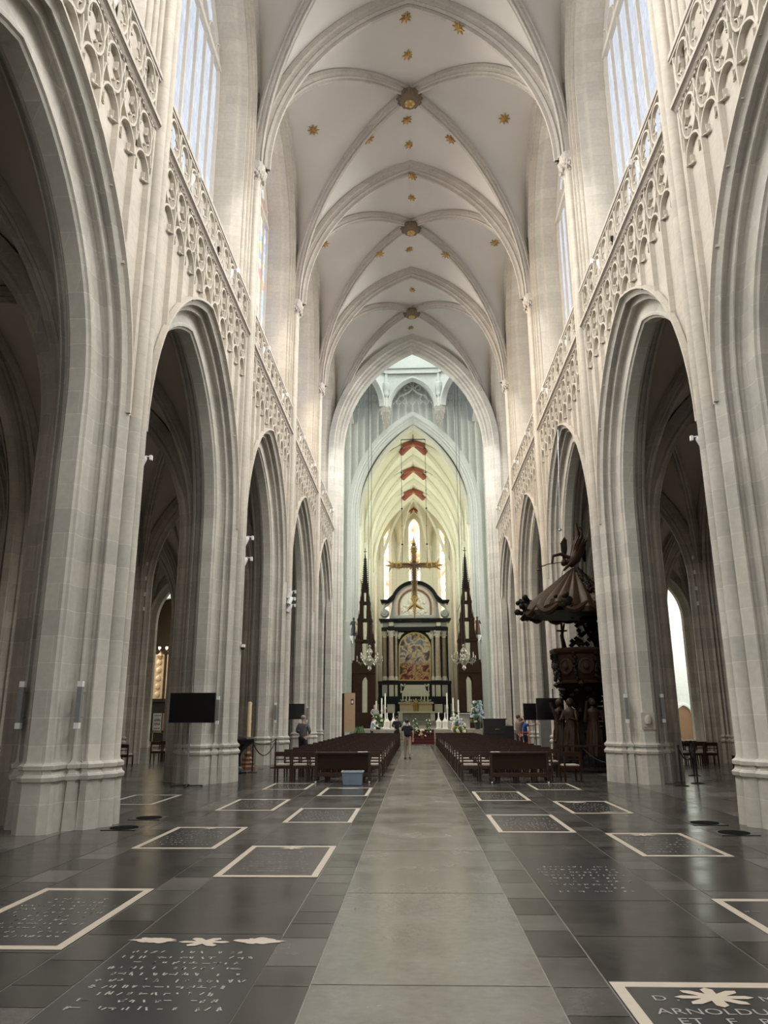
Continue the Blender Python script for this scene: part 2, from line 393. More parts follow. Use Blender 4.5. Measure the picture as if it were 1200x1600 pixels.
for i in range(NC):
    c = -(HB-.42)+(i+.5)*PU; h = PU/2
    bt.strip([(c-h,11.9)]+[(c+x,z) for x, z in arch(h-.035,11.88,.06,None,6)]+[(c+h,11.9)], .075, D0, D1)
    for sx in (-1,1):
        bt.strip([(c+sx*(h-.05),11.90),(c+sx*.20,11.82),(c+sx*.20,12.0)], .04, .0, D1)
        bt.sph((.03,c+sx*.17,11.83), (.03,.04,.04), 6)
    bt.strip(ell(c,12.74,h-.06,.43), .075, D0, D1, closed=True)
    cusps(bt, c, 12.74, h-.10, .40, .0, D1)
    for sx in (-1,1):
        bt.strip([(c+sx*(h-.01),12.1),(c+sx*(h-.01),12.25),(c+sx*(h-.07),12.5)], .06, D0, D1)
        bt.strip([(c+sx*(h-.01),13.25),(c+sx*(h-.01),13.08),(c+sx*(h-.06),12.85)], .055, D0, D1)
bt.strip([(-(HB-.42),13.24),(HB-.42,13.24)], .08, D0, D1)
for sx in (-1,1): bt.strip([(sx*(HB-.345),7.0),(sx*(HB-.345),13.24)], .14, D0, D1)
# hood over the arch
bt.strip(arch(HB-.455,ZS,OFF), .10, -.07, .04)
cn = MB(); U = HB-.29; fz = MB()
def extr(m, prof):
    m.grid([[(d,-U,z) for d, z in prof],[(d,U,z) for d, z in prof]])
    for sy in (-1,1): m.add([(d,sy*U,z) for d,z in prof],[tuple(range(len(prof)))])
extr(cn, [(.05,13.36),(-.13,13.36),(-.13,13.45),(-.09,13.48),(.06,13.5)])
extr(fz, [(.05,13.10),(.02,13.12),(.0,13.16),(-.02,13.24),(-.07,13.32),(-.12,13.36),(.05,13.362)])
r5 = random.Random(5)
for i in range(64):
    u = -U+.08+2*(U-.08)*i/63
    fz.blob((-.045+r5.uniform(-.01,.01), u, 13.25+r5.uniform(-.03,.03)), (.035,.055,.045))
ba = MB(); B0, B1 = -.03, .05
for i in range(NC):
    c = -(HB-.42)+(i+.5)*PU; h = PU/2
    ba.strip(ell(c,14.03,h-.055,.42), .075, B0, B1, closed=True)
    cusps(ba, c, 14.03, h-.09, .40, B0+.03, B1-.02)
    for sx in (-1,1):
        for sz in (-1,1): ba.strip([(c+sx*(h-.0),14.03+sz*.50),(c+sx*(h-.02),14.03+sz*.30),(c+sx*(h-.06),14.03+sz*.12)], .055, B0, B1)
rl = MB(); rl.bx(-.07,.11,-U,U,14.54,14.64); rl.bx(-.04,.08,-U,U,14.48,14.54)
first = {}
for s, sn in SIDES:
    for k in range(-1, 4):
        nm = {-1:'nearest the viewer',0:'second from the viewer',1:'third from the viewer',2:'fourth from the viewer',3:'last before the crossing'}[k]
        g = place_bay(E('gallery_balustrade', (0,0,0), label='pierced stone gallery balustrade over the %s arcade, %s'%(sn, nm), cat='balustrade', group='gallery balustrades of the nave'), k, s)
        t = place_bay(E('trim', (0,0,0), kind='structure'), k, s); t.name = 'trim_%d'%(k+2+(5 if s > 0 else 0))
        if not first:
            first['p'] = [O('cornice', cn, RIB, g), O('foliage_frieze', fz, FRIEZE, g, smooth=0), O('openwork', ba, ST_UP, g), O('handrail', rl, RIB, g)]  # handrail takes the darker rib stone, painting in its shade from below
            first['t'] = [O('blind_tracery', bt, ST_UP, t)]
        else:
            for q in first['p']: dup(q, parent=g)
            for q in first['t']: dup(q, parent=t)
# ------------------------------------------------------------------ vaults
def half_arc(a, r, n, stilt=0):     # from springing (dist a from centre, z=0) to apex (0, r)
    rr = r-stilt; R = (rr*rr+a*a)/(2*a)
    t1 = math.acos(max(-1, min(1, (R-a)/R)))
    P = [(a-R+R*cos(t1*i/n), stilt+R*sin(t1*i/n)) for i in range(n+1)]
    return P
RIBP = [(-.17,-.03),(-.17,.10),(-.10,.16),(-.08,.25),(-.035,.31),(.035,.31),(.08,.25),(.10,.16),(.17,.10),(.17,-.03)]
def rib(m, P, h, sc=1.0, prof=RIBP):
    P = [Vector(p) for p in P]; h = Vector(h).normalized(); rows = []
    for i, p in enumerate(P):
        t = (P[min(i+1,len(P)-1)]-P[max(i-1,0)]).normalized(); nrm = h.cross(t).normalized()
        if nrm.z > 0: nrm = -nrm
        if i < 3 and abs(nrm.z) < 1e-3: pass
        rows.append([tuple(p+h*a*sc+nrm*b*sc) for a, b in prof])
    m.grid(rows)
def inner(P, h, ctr):               # consistent inward normal ribs: path lies in a vertical plane, inward = toward ctr horizontally / down
    return P
def rib2(m, P, h, inward, sc=1.0, prof=RIBP):
    P = [Vector(p) for p in P]; h = Vector(h).normalized(); inw = Vector(inward).normalized(); rows = []
    for i, p in enumerate(P):
        t = (P[min(i+1,len(P)-1)]-P[max(i-1,0)]).normalized(); nrm = h.cross(t).normalized()
        ref = inw if abs(t.z) > .5 else Vector((0,0,-1))
        if nrm.dot(inw*abs(t.z)+Vector((0,0,-1))*(1-abs(t.z))) < 0: nrm = -nrm
        rows.append([tuple(p+h*a*sc+nrm*b*sc) for a, b in prof])
    m.grid(rows)
def vault_bay(hw, L, zs, zt, zb, zw, sc=1.0, n=14, wst=0, tr=True, tsc=1.35, prof=RIBP, ext=0):
    """meshes (web, ribs, formeret) centred at mid-bay, y from -L/2 to L/2"""
    web, ribs = MB(), MB()
    T = half_arc(hw, zt-zs, n); Dg = sqrt(hw*hw+L*L/4); Dp = half_arc(Dg, zb-zs, n); Wp = half_arc(L/2, zw-zs, n, wst)
    if wst: Wp = [Wp[0]]+Wp[1:]
    for sx in (-1,1):
        for sy in (-1,1):
            tp = [Vector((sx*a, sy*L/2, zs+z)) for a, z in T]
            dp = [Vector((sx*a*hw/Dg, sy*a*(L/2)/Dg, zs+z)) for a, z in Dp]
            wp = [Vector((sx*hw, sy*a, zs+z)) for a, z in Wp]
            for A, flip in ((tp, 0), (wp, 1)):
                rows = []
                for i in range(n+1):
                    row = []
                    for j in range(7):
                        q = j/6; p = A[i].lerp(dp[i], q); bulge = .045*(A[i]-dp[i]).length*4*q*(1-q)
                        row.append((p.x, p.y, p.z+bulge))
                    rows.append(row)
                web.grid(rows)
            rib2(ribs, dp, (-sy*L/2*sx*sx, sx*hw*1.0*1, 0) if False else Vector((L/2*sy, -hw*sx, 0)), Vector((-sx*hw,-sy*L/2,0)), sc, prof)
            rib2(ribs, wp, (1,0,0), (0,-sy,0), sc*.8)
        if tr:
            tp = [Vector((sx*a, -L/2, zs+z)) for a, z in T]
            tp = ([Vector((sx*hw, -L/2, 0)), Vector((sx*hw, -L/2, zs*.6))] if ext else [])+tp
            rib2(ribs, tp, (0,1,0), (-sx,0,0), sc*tsc, prof)
    return web, ribs
RIBN = [(-.20,-.03),(-.20,.12),(-.13,.13),(-.11,.20),(-.13,.24),(-.09,.30),(-.05,.27),(-.035,.36),(.035,.36),(.05,.27),(.09,.30),(.13,.24),(.11,.20),(.13,.13),(.20,.12),(.20,-.03)]
VW, VR = vault_bay(5.32, B, 19.7, 26.95, 26.95, 26.5, 1.0, 16, 3.0, tsc=1.45, prof=RIBN)
vo = ro = None
for k in range(-3, 4):
    if vo is None: vo = O('ceiling', VW, PLAS, loc=(0,YP(k)+HB,0), kind='structure'); ro = O('trim_20', VR, RIB, loc=(0,YP(k)+HB,0), kind='structure')
    else:
        dup(vo, (0,YP(k)+HB,0)); c = dup(ro, (0,YP(k)+HB,0)); c.name = 'trim_%d'%(24+k)
# bosses and gilded stars
bo = MB(); bo.lathe([(.16,.3),(.40,.2),(.50,.08),(.48,-.05),(.38,-.2),(.1,-.25),(.0,-.25)], (0,0,0), 14)
for i in range(12): bo.blob((.46*cos(i*pi/6),.46*sin(i*pi/6),.0), (.12,.12,.16))
bg = MB(); bg.lathe([(.22,-.24),(.20,-.28),(.0,-.31)], (0,0,0), 8)
for i in range(5): bg.blob((.15*cos(i*1.257),.15*sin(i*1.257),-.28), (.09,.09,.06))
b0 = None
for i, k in enumerate((0,1,2,3)):
    lab = 'carved stone vault boss with gilded shield, %s from the viewer'%ORD[i]
    if b0 is None:
        b0 = E('vault_boss', (0,YP(k)+HB,26.6), label=lab, cat='boss', group='keystones of the nave vault')
        O('carved_rim', bo, plain('dark_boss_stone',(.16,.12,.08),.8,0,.4,9), b0, smooth=0); O('gilded_shield', bg, GOLD, b0, smooth=0)
    else: dup(b0, (0,YP(k)+HB,26.6), label=lab)
def star_mb():
    m = MB(); n = 16; pts = [((.27 if i%2 == 0 else .11)*cos(i*2*pi/n), (.27 if i%2 == 0 else .11)*sin(i*2*pi/n)) for i in range(n)]
    m.add([(0,0,-.09)]+[(x,y,-.02) for x,y in pts]+[(x*.9,y*.9,.05) for x,y in pts], [(0,1+i,1+(i+1)%n) for i in range(n)]+[(1+i,1+n+i,1+n+(i+1)%n,1+(i+1)%n) for i in range(n)]); return m
STARS = [(634,27),(638,85),(636,187),(640,225),(644,275),(642,308),(640,389),(643,452),(643,511)]
SIDE_ST = [(490,203,'on the left vault cell in the second visible bay'),(788,185,'on the right vault cell in the second visible bay'),(576,217,'beside the left diagonal rib of the second visible bay'),(704,217,'beside the right diagonal rib of the second visible bay'),(773,379,'on the right vault cell in the third visible bay'),(507,381,'on the left vault cell in the third visible bay'),(593,397,'beside the left diagonal rib of the third visible bay'),(696,398,'beside the right diagonal rib of the third visible bay'),(717,43,'beside the right rib of the first visible bay')]
bpy.context.view_layer.update(); DG = bpy.context.evaluated_depsgraph_get(); s0 = None
for i, (x, y, lab) in enumerate([(a,b,'small gilded star on the vault ridge, %s of the row from the top'%ORD[q]) for q, (a,b) in enumerate(STARS)]+[(a,b,'small gilded star '+c) for a,b,c in SIDE_ST]):
    hit, p, nr, *_ = SC.ray_cast(DG, Vector((CAMX,0,H0)), ray(x, y).normalized())
    if not hit: continue
    if nr.z > 0: nr = -nr
    if s0 is None: s0 = O('gilded_star', star_mb(), GOLD, smooth=0, cat='star', group='gilded stars on the nave vault'); o = s0
    else: o = dup(s0)
    o.location = p+nr*.03; o.rotation_mode = 'QUATERNION'; o.rotation_quaternion = Vector((0,0,-1)).rotation_difference(nr); o['label'] = lab
# ------------------------------------------------------------------ aisles
OX = 11.18; KS = .65
def shrink(q): return [((dd-D2/2)*KS+D2/2, w*KS) for dd, w in q]
oc = E('stone_pillar', (0,0,0), kind='structure')
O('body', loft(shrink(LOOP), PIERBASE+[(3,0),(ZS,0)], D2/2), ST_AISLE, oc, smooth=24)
i = 0
for s, sn in SIDES:
    for k in range(-2, 5):
        o = oc if i == 0 else dup(oc); i += 1
        tag(o, None, (s*(OX+D2/2), YP(k), 0), 0, 'brownish stone pillar of the outer %s aisle, row place %s from the crossing'%(sn, ORD[4-k]), 'pillar', 'pillars of the outer aisles', 'structure')
obw = MB(); bay_sweep(obw, shrink(FULLORD), ZS, OFF, None)
for dd in (D2/2-.40, D2/2+.40): strips(obw, dd, HB-.45*KS, ZS, OFF, 12.4, HB-.15)
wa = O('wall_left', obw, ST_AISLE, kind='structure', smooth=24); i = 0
for s, sn in SIDES:
    for k in range(-2, 4):
        o = wa if i == 0 else dup(wa); i += 1; o.name = 'wall_'+sn
        o.location = (s*OX, YP(k)+HB, 0); o.rotation_euler = (0,0,pi if s < 0 else 0)
AISLES = ((8.96,2.42),(14.65,2.38))
for (xc, hw) in AISLES:
    AW, AR = vault_bay(hw, B, 6.9, 11.5, 12.0, 12.0, .9, 10, .3, True, 1.6, RIBN, 1)
    av = ar = None
    for s, sn in SIDES:
        for k in range(-2, 4):
            loc = (s*xc, YP(k)+HB, 0)
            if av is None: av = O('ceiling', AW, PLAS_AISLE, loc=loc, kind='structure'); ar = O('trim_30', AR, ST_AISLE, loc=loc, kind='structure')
            else: dup(av, loc); dup(ar, loc)
# arches opening from the aisles into the transept (plane y = crossing pillar row)
ea = MB()
eprof = [(-.7,.0),(-.7,.1),(-.5,.2),(-.42,.16),(-.3,.3),(-.2,.42),(.2,.42),(.3,.3),(.5,.2),(.7,.1),(.7,0)]
ea.grid([[(u, dd, z) for u, z in arch(2.28-w, 7.6, 1.1, 0)] for dd, w in eprof])
us = [-2.9+5.8*i/40 for i in range(41)]
for dd in (-.65,.65): ea.grid([[(u,dd,archz(u,2.26,7.6,1.1) if abs(u) < 2.26 else 0) for u in us],[(u,dd,27.5) for u in us]])
e0 = None
for s, sn in SIDES:
    for xc, hw in AISLES:
        o = O('wall_%s'%sn, ea, [ST_AISLE], kind='structure') if e0 is None else dup(e0); e0 = e0 or o
        o.name = 'wall_'+sn; o.location = (s*xc, YP(4), 0)
# outer walls with small windows, west end, upper blocking walls
ow = MB()
for s in (-1,1):
    ow.bx(s*17.05,s*17.5,-13.5,YP(4)-1,0,12.5)
O('wall_outer', ow, ST_AISLE, kind='structure')
aw = MB(); ag = MB()
for s in (-1,1):
    for k in range(-1,4):
        yc = YP(k)+HB; p = arch(1.3,7.6,.6,3.6)
        ag.add([(s*17.03, yc+u, z) for u, z in p], [tuple(range(len(p)))])
        aw.add([(s*17.0+0*d, yc+u+d, z) for d in (0,) for u, z in p], [])
        st = MB(); st.strip(p, .25, -.14, .02); st.strip([(0,3.6),(0,8.6)], .1, -.1, .02)
        aw.add([(s*(17.03+d), yc+u, z) for d, u, z in st.v], st.f)
O('window_30', ag, leaded('aisle_window_glass', (1,.93,.80), .9, (.2,.25), .15), kind='structure', smooth=0)
O('trim_31', aw, MULL, kind='structure')
ww = MB(); ww.bx(-20,20,-13.6,-13.2,0,28)
O('wall_west', ww, ST, kind='structure')
wg = MB(); p = arch(3.6,12.0,2.0,3.0); wg.add([(u,-13.15,z) for u, z in p], [tuple(range(len(p)))])
O('window_20', wg, leaded('west_window_glass', (1,.97,.93), 3.5), kind='structure', smooth=0)
# ------------------------------------------------------------------ transept and crossing
YC = YP(4); YE = 64.6
tw = MB()
for s in (-1,1):
    tw.bx(s*17.4,s*28,YC-.4,YC+.4,0,27.5)          # west wall of the transept beyond the aisles
    tw.bx(s*28,s*28.4,YC-.4,YE+.8,0,27.5)
    tw.bx(s*8.0,s*28,YE,YE+.6,13.4,27.5)
    tw.bx(s*24.6,s*28,YE,YE+.6,0,13.4); 
    # east wall with tall chapel arches
    tw.bx(s*8.0,s*17.6,YE,YE+.6,0,13.4)
O('wall_transept', tw, ST_WHITE, kind='structure')
ta = MB(); ta.grid([[(u,d,z) for u, z in arch(3.5-w,8.4,.2,0)] for d, w in [(-.05,0),(-.05,.12),(.0,.2),(.12,.22),(.2,.34),(.6,.36)]])
us = [-3.5+7*i/40 for i in range(41)]
ta.grid([[(u,-.0,archz(u,3.48,8.4,.2)) for u in us],[(u,-.0,13.45) for u in us]])
t1 = O('wall_east', ta, ST_WHITE, loc=(-21.1,YE,0), kind='structure')
rb = MB(); rb.bx(17.6,24.6,YE,YE+.6,0,13.4); O('wall_east', rb, ST_WHITE, kind='structure')
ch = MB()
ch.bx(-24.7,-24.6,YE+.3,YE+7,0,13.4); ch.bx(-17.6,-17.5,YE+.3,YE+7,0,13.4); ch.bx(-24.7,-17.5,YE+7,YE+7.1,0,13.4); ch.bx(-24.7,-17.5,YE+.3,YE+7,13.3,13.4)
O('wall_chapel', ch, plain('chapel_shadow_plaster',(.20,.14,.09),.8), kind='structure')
tc = MB()
for s in (-1,1): tc.bx(s*5.3,s*28.4,YC-.4,YE+.6,27.4,27.6)
O('ceiling', tc, PLAS, kind='structure')
tg = MB()
for s in (-1,1):
    p = arch(3.6,18,1.8,6); tg.add([(s*27.95, (YC+YE)/2+u, z) for u, z in p], [tuple(range(len(p)))])
O('window_21', tg, leaded('transept_window_glass', (.98,1,.93), 7.0), kind='structure', smooth=0)
# crossing responds and arches
RESP = [(.9,-.95),(.55,-.9),(.50,-.72),(.38,-.68),(.30,-.55),(.18,-.52),(.12,-.38),(.0,-.32),(-.05,-.18),(-.05,.18),(.0,.32),(.12,.38),(.18,.52),(.30,.55),(.38,.68),(.50,.72),(.55,.9),(.9,.95)]
def resp_arch(name, y, hw, zs, zt, mat, sc=1.0, dpt=1.0, **kw):
    m = MB(); rows = []
    for d, w in RESP:
        d *= dpt
        a = hw+d; r = zt-zs+d; P = half_arc(a, r, 18)
        row = [(-a,y+w*sc,0),(-a,y+w*sc,zs*.5)]+[(-x,y+w*sc,zs+z) for x, z in P]+[(x,y+w*sc,zs+z) for x, z in P[::-1][1:]]+[(a,y+w*sc,zs*.5),(a,y+w*sc,0)]
        rows.append(row)
    m.grid(rows); return O(name, m, mat, kind='structure', **kw)
resp_arch('trim_32', YC, 4.70, 18.9, 26.1, ST)
resp_arch('trim_33', YE, 4.85, 18.9, 27.2, ST_WHITE)
# far crossing wall over the choir arch with panel ribs
us = [-9+18*i/90 for i in range(91)]
def choir_z(u):
    P = half_arc(5.5, 27.9-18.9, 40); u = abs(u)
    if u >= 5.5: return 0
    for (a1,z1),(a2,z2) in zip(P, P[1:]):
        if a2 <= u <= a1: return 18.9+z1+(z2-z1)*((a1-u)/max(1e-6,a1-a2))
    return 27.9
cwm = MB(); cwm.grid([[(u,YE+.05,choir_z(u)) for u in us],[(u,YE+.05,40) for u in us]])
for u in [q*.62 for q in range(-11,12)]:
    z0 = choir_z(u)+.25 if abs(u) < 5.5 else 0
    cwm.add([(u+x,YE+.05+y,z) for z in (z0, 31.5) for x, y in ((-.09,0),(-.04,-.14),(.04,-.14),(.09,0))], [(0,1,5,4),(1,2,6,5),(2,3,7,6)])
def wallstrip(m, pts, w, y, dp): 
    st = MB(); st.strip(pts, w, -dp, .02); m.add([(u,y+d,z) for d,u,z in st.v], st.f)
for q in range(-11,11):
    u = (q+.5)*.62
    if abs(u) > 2.3:
        wallstrip(cwm, [(u-.31,28.9),(u-.2,29.2),(u,29.5),(u+.2,29.2),(u+.31,28.9)], .1, YE+.05, .14)
        wallstrip(cwm, ell(u,29.9,.24,.36)+[(u+.24,29.9)], .1, YE+.05, .12)
# flowing tracery of the lantern arch panel
for sx in (-1,1):
    for c in (.31,.93,1.55,2.0): wallstrip(cwm, [(sx*c-.25,29.0),(sx*c,29.3),(sx*c+.25,29.0)], .1, YE-.42, .15)
    wallstrip(cwm, [(sx*1.5,29.2),(sx*1.1,29.8),(sx*.4,30.1),(0,30.5)], .12, YE-.42, .2)
    wallstrip(cwm, [(sx*1.9,29.3),(sx*1.4,30.2),(sx*.7,30.9),(sx*.2,31.2),(0,30.5)], .12, YE-.42, .2)
    wallstrip(cwm, [(0,30.5),(sx*.5,30.75),(sx*.75,31.4)], .1, YE-.42, .18)
    for (a,b,r) in ((1.0,29.55,.3),(.5,30.6,.25),(1.45,30.75,.3),(1.1,31.3,.22),(1.95,30.1,.25)): wallstrip(cwm, ell(sx*a,b,r,r)+[(sx*a+r,b)], .07, YE-.42, .15)
O('wall_crossing', cwm, ST_WHITE, kind='structure')
# octagonal lantern: arch rings, corbels, cornice
ln = MB()
def face(p0, p1, m):
    a = Vector(p0); b = Vector(p1); L = (b-a).length; dx = (b-a)/L; nn = Vector((-dx.y,dx.x,0)); mid = (a+b)/2
    h = L/2; pr = [(-.14,.0),(-.14,.14),(0,.22),(.18,.24),(.3,.34)]
    m.grid([[tuple(mid+dx*u+nn*d+Vector((0,0,z))) for u, z in arch(h-w-.15,28.3,.7)] for d, w in pr])
    us2 = [-h+L*i/30 for i in range(31)]
    m.grid([[tuple(mid+dx*u+Vector((0,0,archz(u,h-.15,28.3,.7)))) for u in us2],[tuple(mid+dx*u+Vector((0,0,31.7))) for u in us2]])
    for z, d, t in ((31.4,-.2,.46),(31.85,-.3,.36),(32.2,-.15,.5)): 
        m.grid([[tuple(a+nn*d+Vector((0,0,z))),tuple(a+nn*d+Vector((0,0,z+t))),tuple(a+Vector((0,0,z+t)))],[tuple(b+nn*d+Vector((0,0,z))),tuple(b+nn*d+Vector((0,0,z+t))),tuple(b+Vector((0,0,z+t)))]])
    m.grid([[tuple(a+Vector((0,0,31.5))),tuple(b+Vector((0,0,31.5)))],[tuple(a+Vector((0,0,33.4))),tuple(b+Vector((0,0,33.4)))]])
OCT = []
YCC = 57.2; ap = 5.75; Rr = ap/cos(pi/8)
for i in range(8):
    a = pi/8+i*pi/4; OCT.append((Rr*sin(a)*-1 if False else Rr*cos(a), YCC+Rr*sin(a), 0))
for i in range(8):
    p0, p1 = OCT[i], OCT[(i+1)%8]
    if (p0[1]+p1[1])/2 > YCC-1: face(p1, p0, ln)
lan = O('wall_lantern', ln, ST_WHITE, kind='structure')
lq = MB()
for i in range(8):
    p0, p1 = Vector(OCT[i]), Vector(OCT[(i+1)%8])
    lq.grid([[tuple(p0+Vector((0,0,39.5))),tuple(p1+Vector((0,0,39.5)))],[tuple(p0+Vector((0,0,41))),tuple(p1+Vector((0,0,41)))]])
lq.add([(p[0],p[1],41) for p in OCT],[tuple(range(8))])
for i in range(8):
    p = Vector(OCT[i]); lq.cyl((p.x,p.y,33.4), .45, 6.2, 8)
O('ceiling', lq, ST_WHITE, kind='structure')
lw = MB()
for i in range(8):
    p0, p1 = Vector(OCT[i]), Vector(OCT[(i+1)%8]); lw.add([tuple(p0+Vector((0,0,33.4))),tuple(p1+Vector((0,0,33.4))),tuple(p1+Vector((0,0,39.5))),tuple(p0+Vector((0,0,39.5)))],[(0,1,2,3)])
O('window_22', lw, leaded('lantern_window_glass', (.92,1,.97), 1.3), kind='structure', smooth=0)
sq = MB()                              # flat squinch ring closing the corners of the crossing above the arches
sq.grid([[(*OCT[i%8][:2],33.3) for i in range(9)],[(7.5*(1 if OCT[i%8][0]>0 else -1) if abs(OCT[i%8][0])>3 else OCT[i%8][0]*1.6, YCC+(7.6 if OCT[i%8][1]>YCC else -7.6) if abs(OCT[i%8][1]-YCC)>3 else OCT[i%8][1], 33.3) for i in range(9)]])
O('ceiling', sq, ST_WHITE, kind='structure')
pd = MB(); pd.lathe([(.05,0),(.12,.1),(.10,.2),(.22,.5),(.20,.6),(.34,1.0),(.32,1.1),(.48,1.5),(.46,1.6),(.52,1.9),(.0,1.9)], (0,0,0), 8)
for i in range(40):
    z = .25+1.6*(i/40); a = i*2.4; r = .08+.44*z/1.9; pd.blob((r*cos(a), r*sin(a), z), (.09,.09,.12))
ps = MB(); ps.cyl((0,0,1.9), .26, 1.0, 8); ps.lathe([(.16,2.9),(.34,3.1),(.34,3.2),(.3,3.6),(.36,3.7),(.36,4.3),(.2,4.4)],(0,0,0),8); ps.cyl((0,0,4.4), .2, 3, 8)
pc = None
for i in range(8):
    p = OCT[i]
    if p[1] < YCC-1: continue
    lab = 'carved foliage corbel under the lantern, %s'%('beside the %s of the choir arch tip'%('left' if p[0]<0 else 'right') if p[1] > 61 else 'at the %s side of the crossing'%('left' if p[0]<0 else 'right'))
    if pc is None:
        pc = E('lantern_corbel', (p[0],p[1],26.2), label=lab, cat='corbel', group='corbels of the crossing lantern')
        O('foliage_bracket', pd, CARVE, pc, smooth=0); O('canopy_shaft', ps, ST_WHITE, pc)
    else: dup(pc, (p[0],p[1],26.2), label=lab)
# ------------------------------------------------------------------ choir
CL = 7.9; NB = 3; YA = YE+CL*NB; CW = 4.9
KW, KR = vault_bay(CW, CL, 18.0, 27.1, 27.1, 25.6, .9, 14, .6, True, 1.3)
kv = kr = None
for b in range(NB):
    loc = (0,YE+CL*(b+.5),0)
    if kv is None: kv = O('ceiling', KW, PLAS_CREAM, loc=loc, kind='structure'); kr = O('trim_34', KR, ST_CREAM, loc=loc, kind='structure')
    else: dup(kv, loc); dup(kr, loc)
cb = MB()      # choir bay wall: arcade arch, triforium panel, clerestory jamb
CORD2 = [(.0,.5),(.0,.62),(.14,.7),(.2,.85),(.4,.95),(.9,1.0)]
hc = CL/2
cb.grid([[(d,u,z) for u, z in arch(hc-w,5.6,1.0,0)] for d, w in CORD2])
us = [-hc+CL*i/40 for i in range(41)]
cb.grid([[(.0,u,archz(u,hc-.5,5.6,1.0) if abs(u) < hc-.5 else 0) for u in us],[(.0,u,14.5) for u in us]])
cb.grid([[(d,u,z) for u, z in arch(hc-w,19.0,1.0,14.5)] for d, w in CORD2])
cb.grid([[(.0,u,archz(u,hc-.5,19.0,1.0) if abs(u) < hc-.5 else 14.5) for u in us],[(.0,u,27.0) for u in us]])
cb.grid([[(.0,-hc,14.5),(.0,hc,14.5)],[(.9,-hc,14.5),(.9,hc,14.5)]])
for q in range(9):
    u = -hc+.8+q*(CL-1.6)/8
    st = MB(); st.strip([(u,archz(u,hc-.45,5.6,1.0)+.15),(u,13.4)], .12, -.06, .02); cb.add(st.v, st.f)
for zz in (11.9,13.5): cb.bx(-.1,.05,-hc,hc,zz,zz+.18)
for sy in (-1,1):
    for dd, w in ((-.0,.0),(-.0,.3)): cb.cyl((-.02, sy*(hc-w), 0), .16, 18.1, 8)
    cb.lathe([(.16,0),(.3,.4),(.3,.5)], (-.04, sy*(hc-.1), 17.6), 8)
cg = MB(); p = arch(hc-1.0,19.0,1.0,15.2); cg.add([(.88,u,z) for u, z in p],[tuple(range(len(p)))])
ct = MB()
for u in (-1.55,0,1.55): ct.strip([(u,15.2),(u,20.5)], .12, .74, .9)
ct.bx(.85,.9,-hc+1,hc-1,14.5,15.2)
cw0 = cg0 = None; GLC = leaded('pale_choir_glass', (.95,1,.92), 3.5)
WN = 23
for s, sn in SIDES:
    for b in range(NB):
        loc = (s*CW, YE+CL*(b+.5), 0); rz = pi if s < 0 else 0
        if cw0 is None: cw0 = O('wall_choir', cb, ST_CREAM, loc=loc, rz=rz, kind='structure'); cg0 = E('window_23', loc, rz, kind='structure'); O('tracery', ct, ST_CREAM, cg0); O('glass', cg, GLC, cg0, smooth=0)
        else: dup(cw0, loc, rz); o = dup(cg0, loc, rz); o.name = 'window_%d'%WN
        WN += 1
ca = MB()
for s in (-1,1): ca.bx(s*(CW+4.2),s*(CW+4.3),YE,YA+3,0,14.6); ca.bx(s*CW,s*(CW+4.3),YE,YA+3,9.5,9.7)
O('wall_ambulatory', ca, ST_CREAM, kind='structure')
# apse: five sides of an octagon
AR_ = CW/cos(pi/8)*1.0
AP = [(-CW,YA),(-CW+.55,YA+2.5),(-2.15,YA+5.2),(2.15,YA+5.2),(CW-.55,YA+2.5),(CW,YA)]
am, agm, arb = MB(), MB(), MB()
APEX = Vector((0,YA,27.1))
for i in range(5):
    a = Vector((*AP[i],0)); b = Vector((*AP[i+1],0)); L = (b-a).length; dx = (b-a)/L; nn = Vector((dx.y,-dx.x,0)); mid = (a+b)/2
    h = L/2; wq = h*.36 if i == 2 else h*.42
    P = arch(wq, 24.6 if i == 2 else 23.6, .9, 9.0)
    uu = sorted(set([-h+L*j/24 for j in range(25)]+[-wq,wq]))
    def pt(u, d, z): return tuple(mid+dx*u-nn*d+Vector((0,0,z)))
    zs_ = 24.6 if i == 2 else 23.6
    am.grid([[pt(u,0,archz(u,wq,zs_,.9) if abs(u) < wq-1e-6 else 9) for u in uu],[pt(u,0,27.4) for u in uu]])
    am.grid([[pt(-h,0,0),pt(h,0,0)],[pt(-h,0,9),pt(h,0,9)]])
    am.grid([[pt(u*(1+.16*w),-.0+w*.5-.0,z) for u, z in P] for w in (0,)]+[[pt(u*.86,.5,z) for u, z in P]])
    agm.add([pt(u,.45,z) for u, z in P],[tuple(range(len(P)))])
    for u in ((0,) if i == 2 else ()): pass
    for sgn in (-1,1): am.cyl(pt(sgn*(h-.1),-.02,0), .14, 24.5, 8); am.cyl(pt(sgn*(wq+.18),0,9), .08, zs_-9, 8)
    # vault cell
    Wa = half_arc(h, 26.6-22.0, 8)
    pts = [pt(-x,0,22.0+z) for x, z in Wa]+[pt(x,0,22.0+z) for x, z in Wa[::-1][1:]]
    rows = []
    for j in range(9):
        q = j/8; rows.append([tuple(Vector(p).lerp(APEX,q)+Vector((0,0,1.2*q*(1-q)))) for p in pts])
    am.grid(rows, 1)
    r1 = [Vector((*AP[i],19.5)).lerp(APEX, t)+Vector((0,0,7.6*(sin(t*pi/2)-t))) for t in [j/10 for j in range(11)]]
    if 0 < i: rib2(arb, r1, (dx.x,dx.y,0), Vector((0,-1,0)), .9)
O('wall_apse', am, [ST_CREAM, PLAS_CREAM], kind='structure'); O('trim_35', arb, ST_CREAM, kind='structure')
O('window_29', agm, GLASSC, kind='structure', smooth=0)

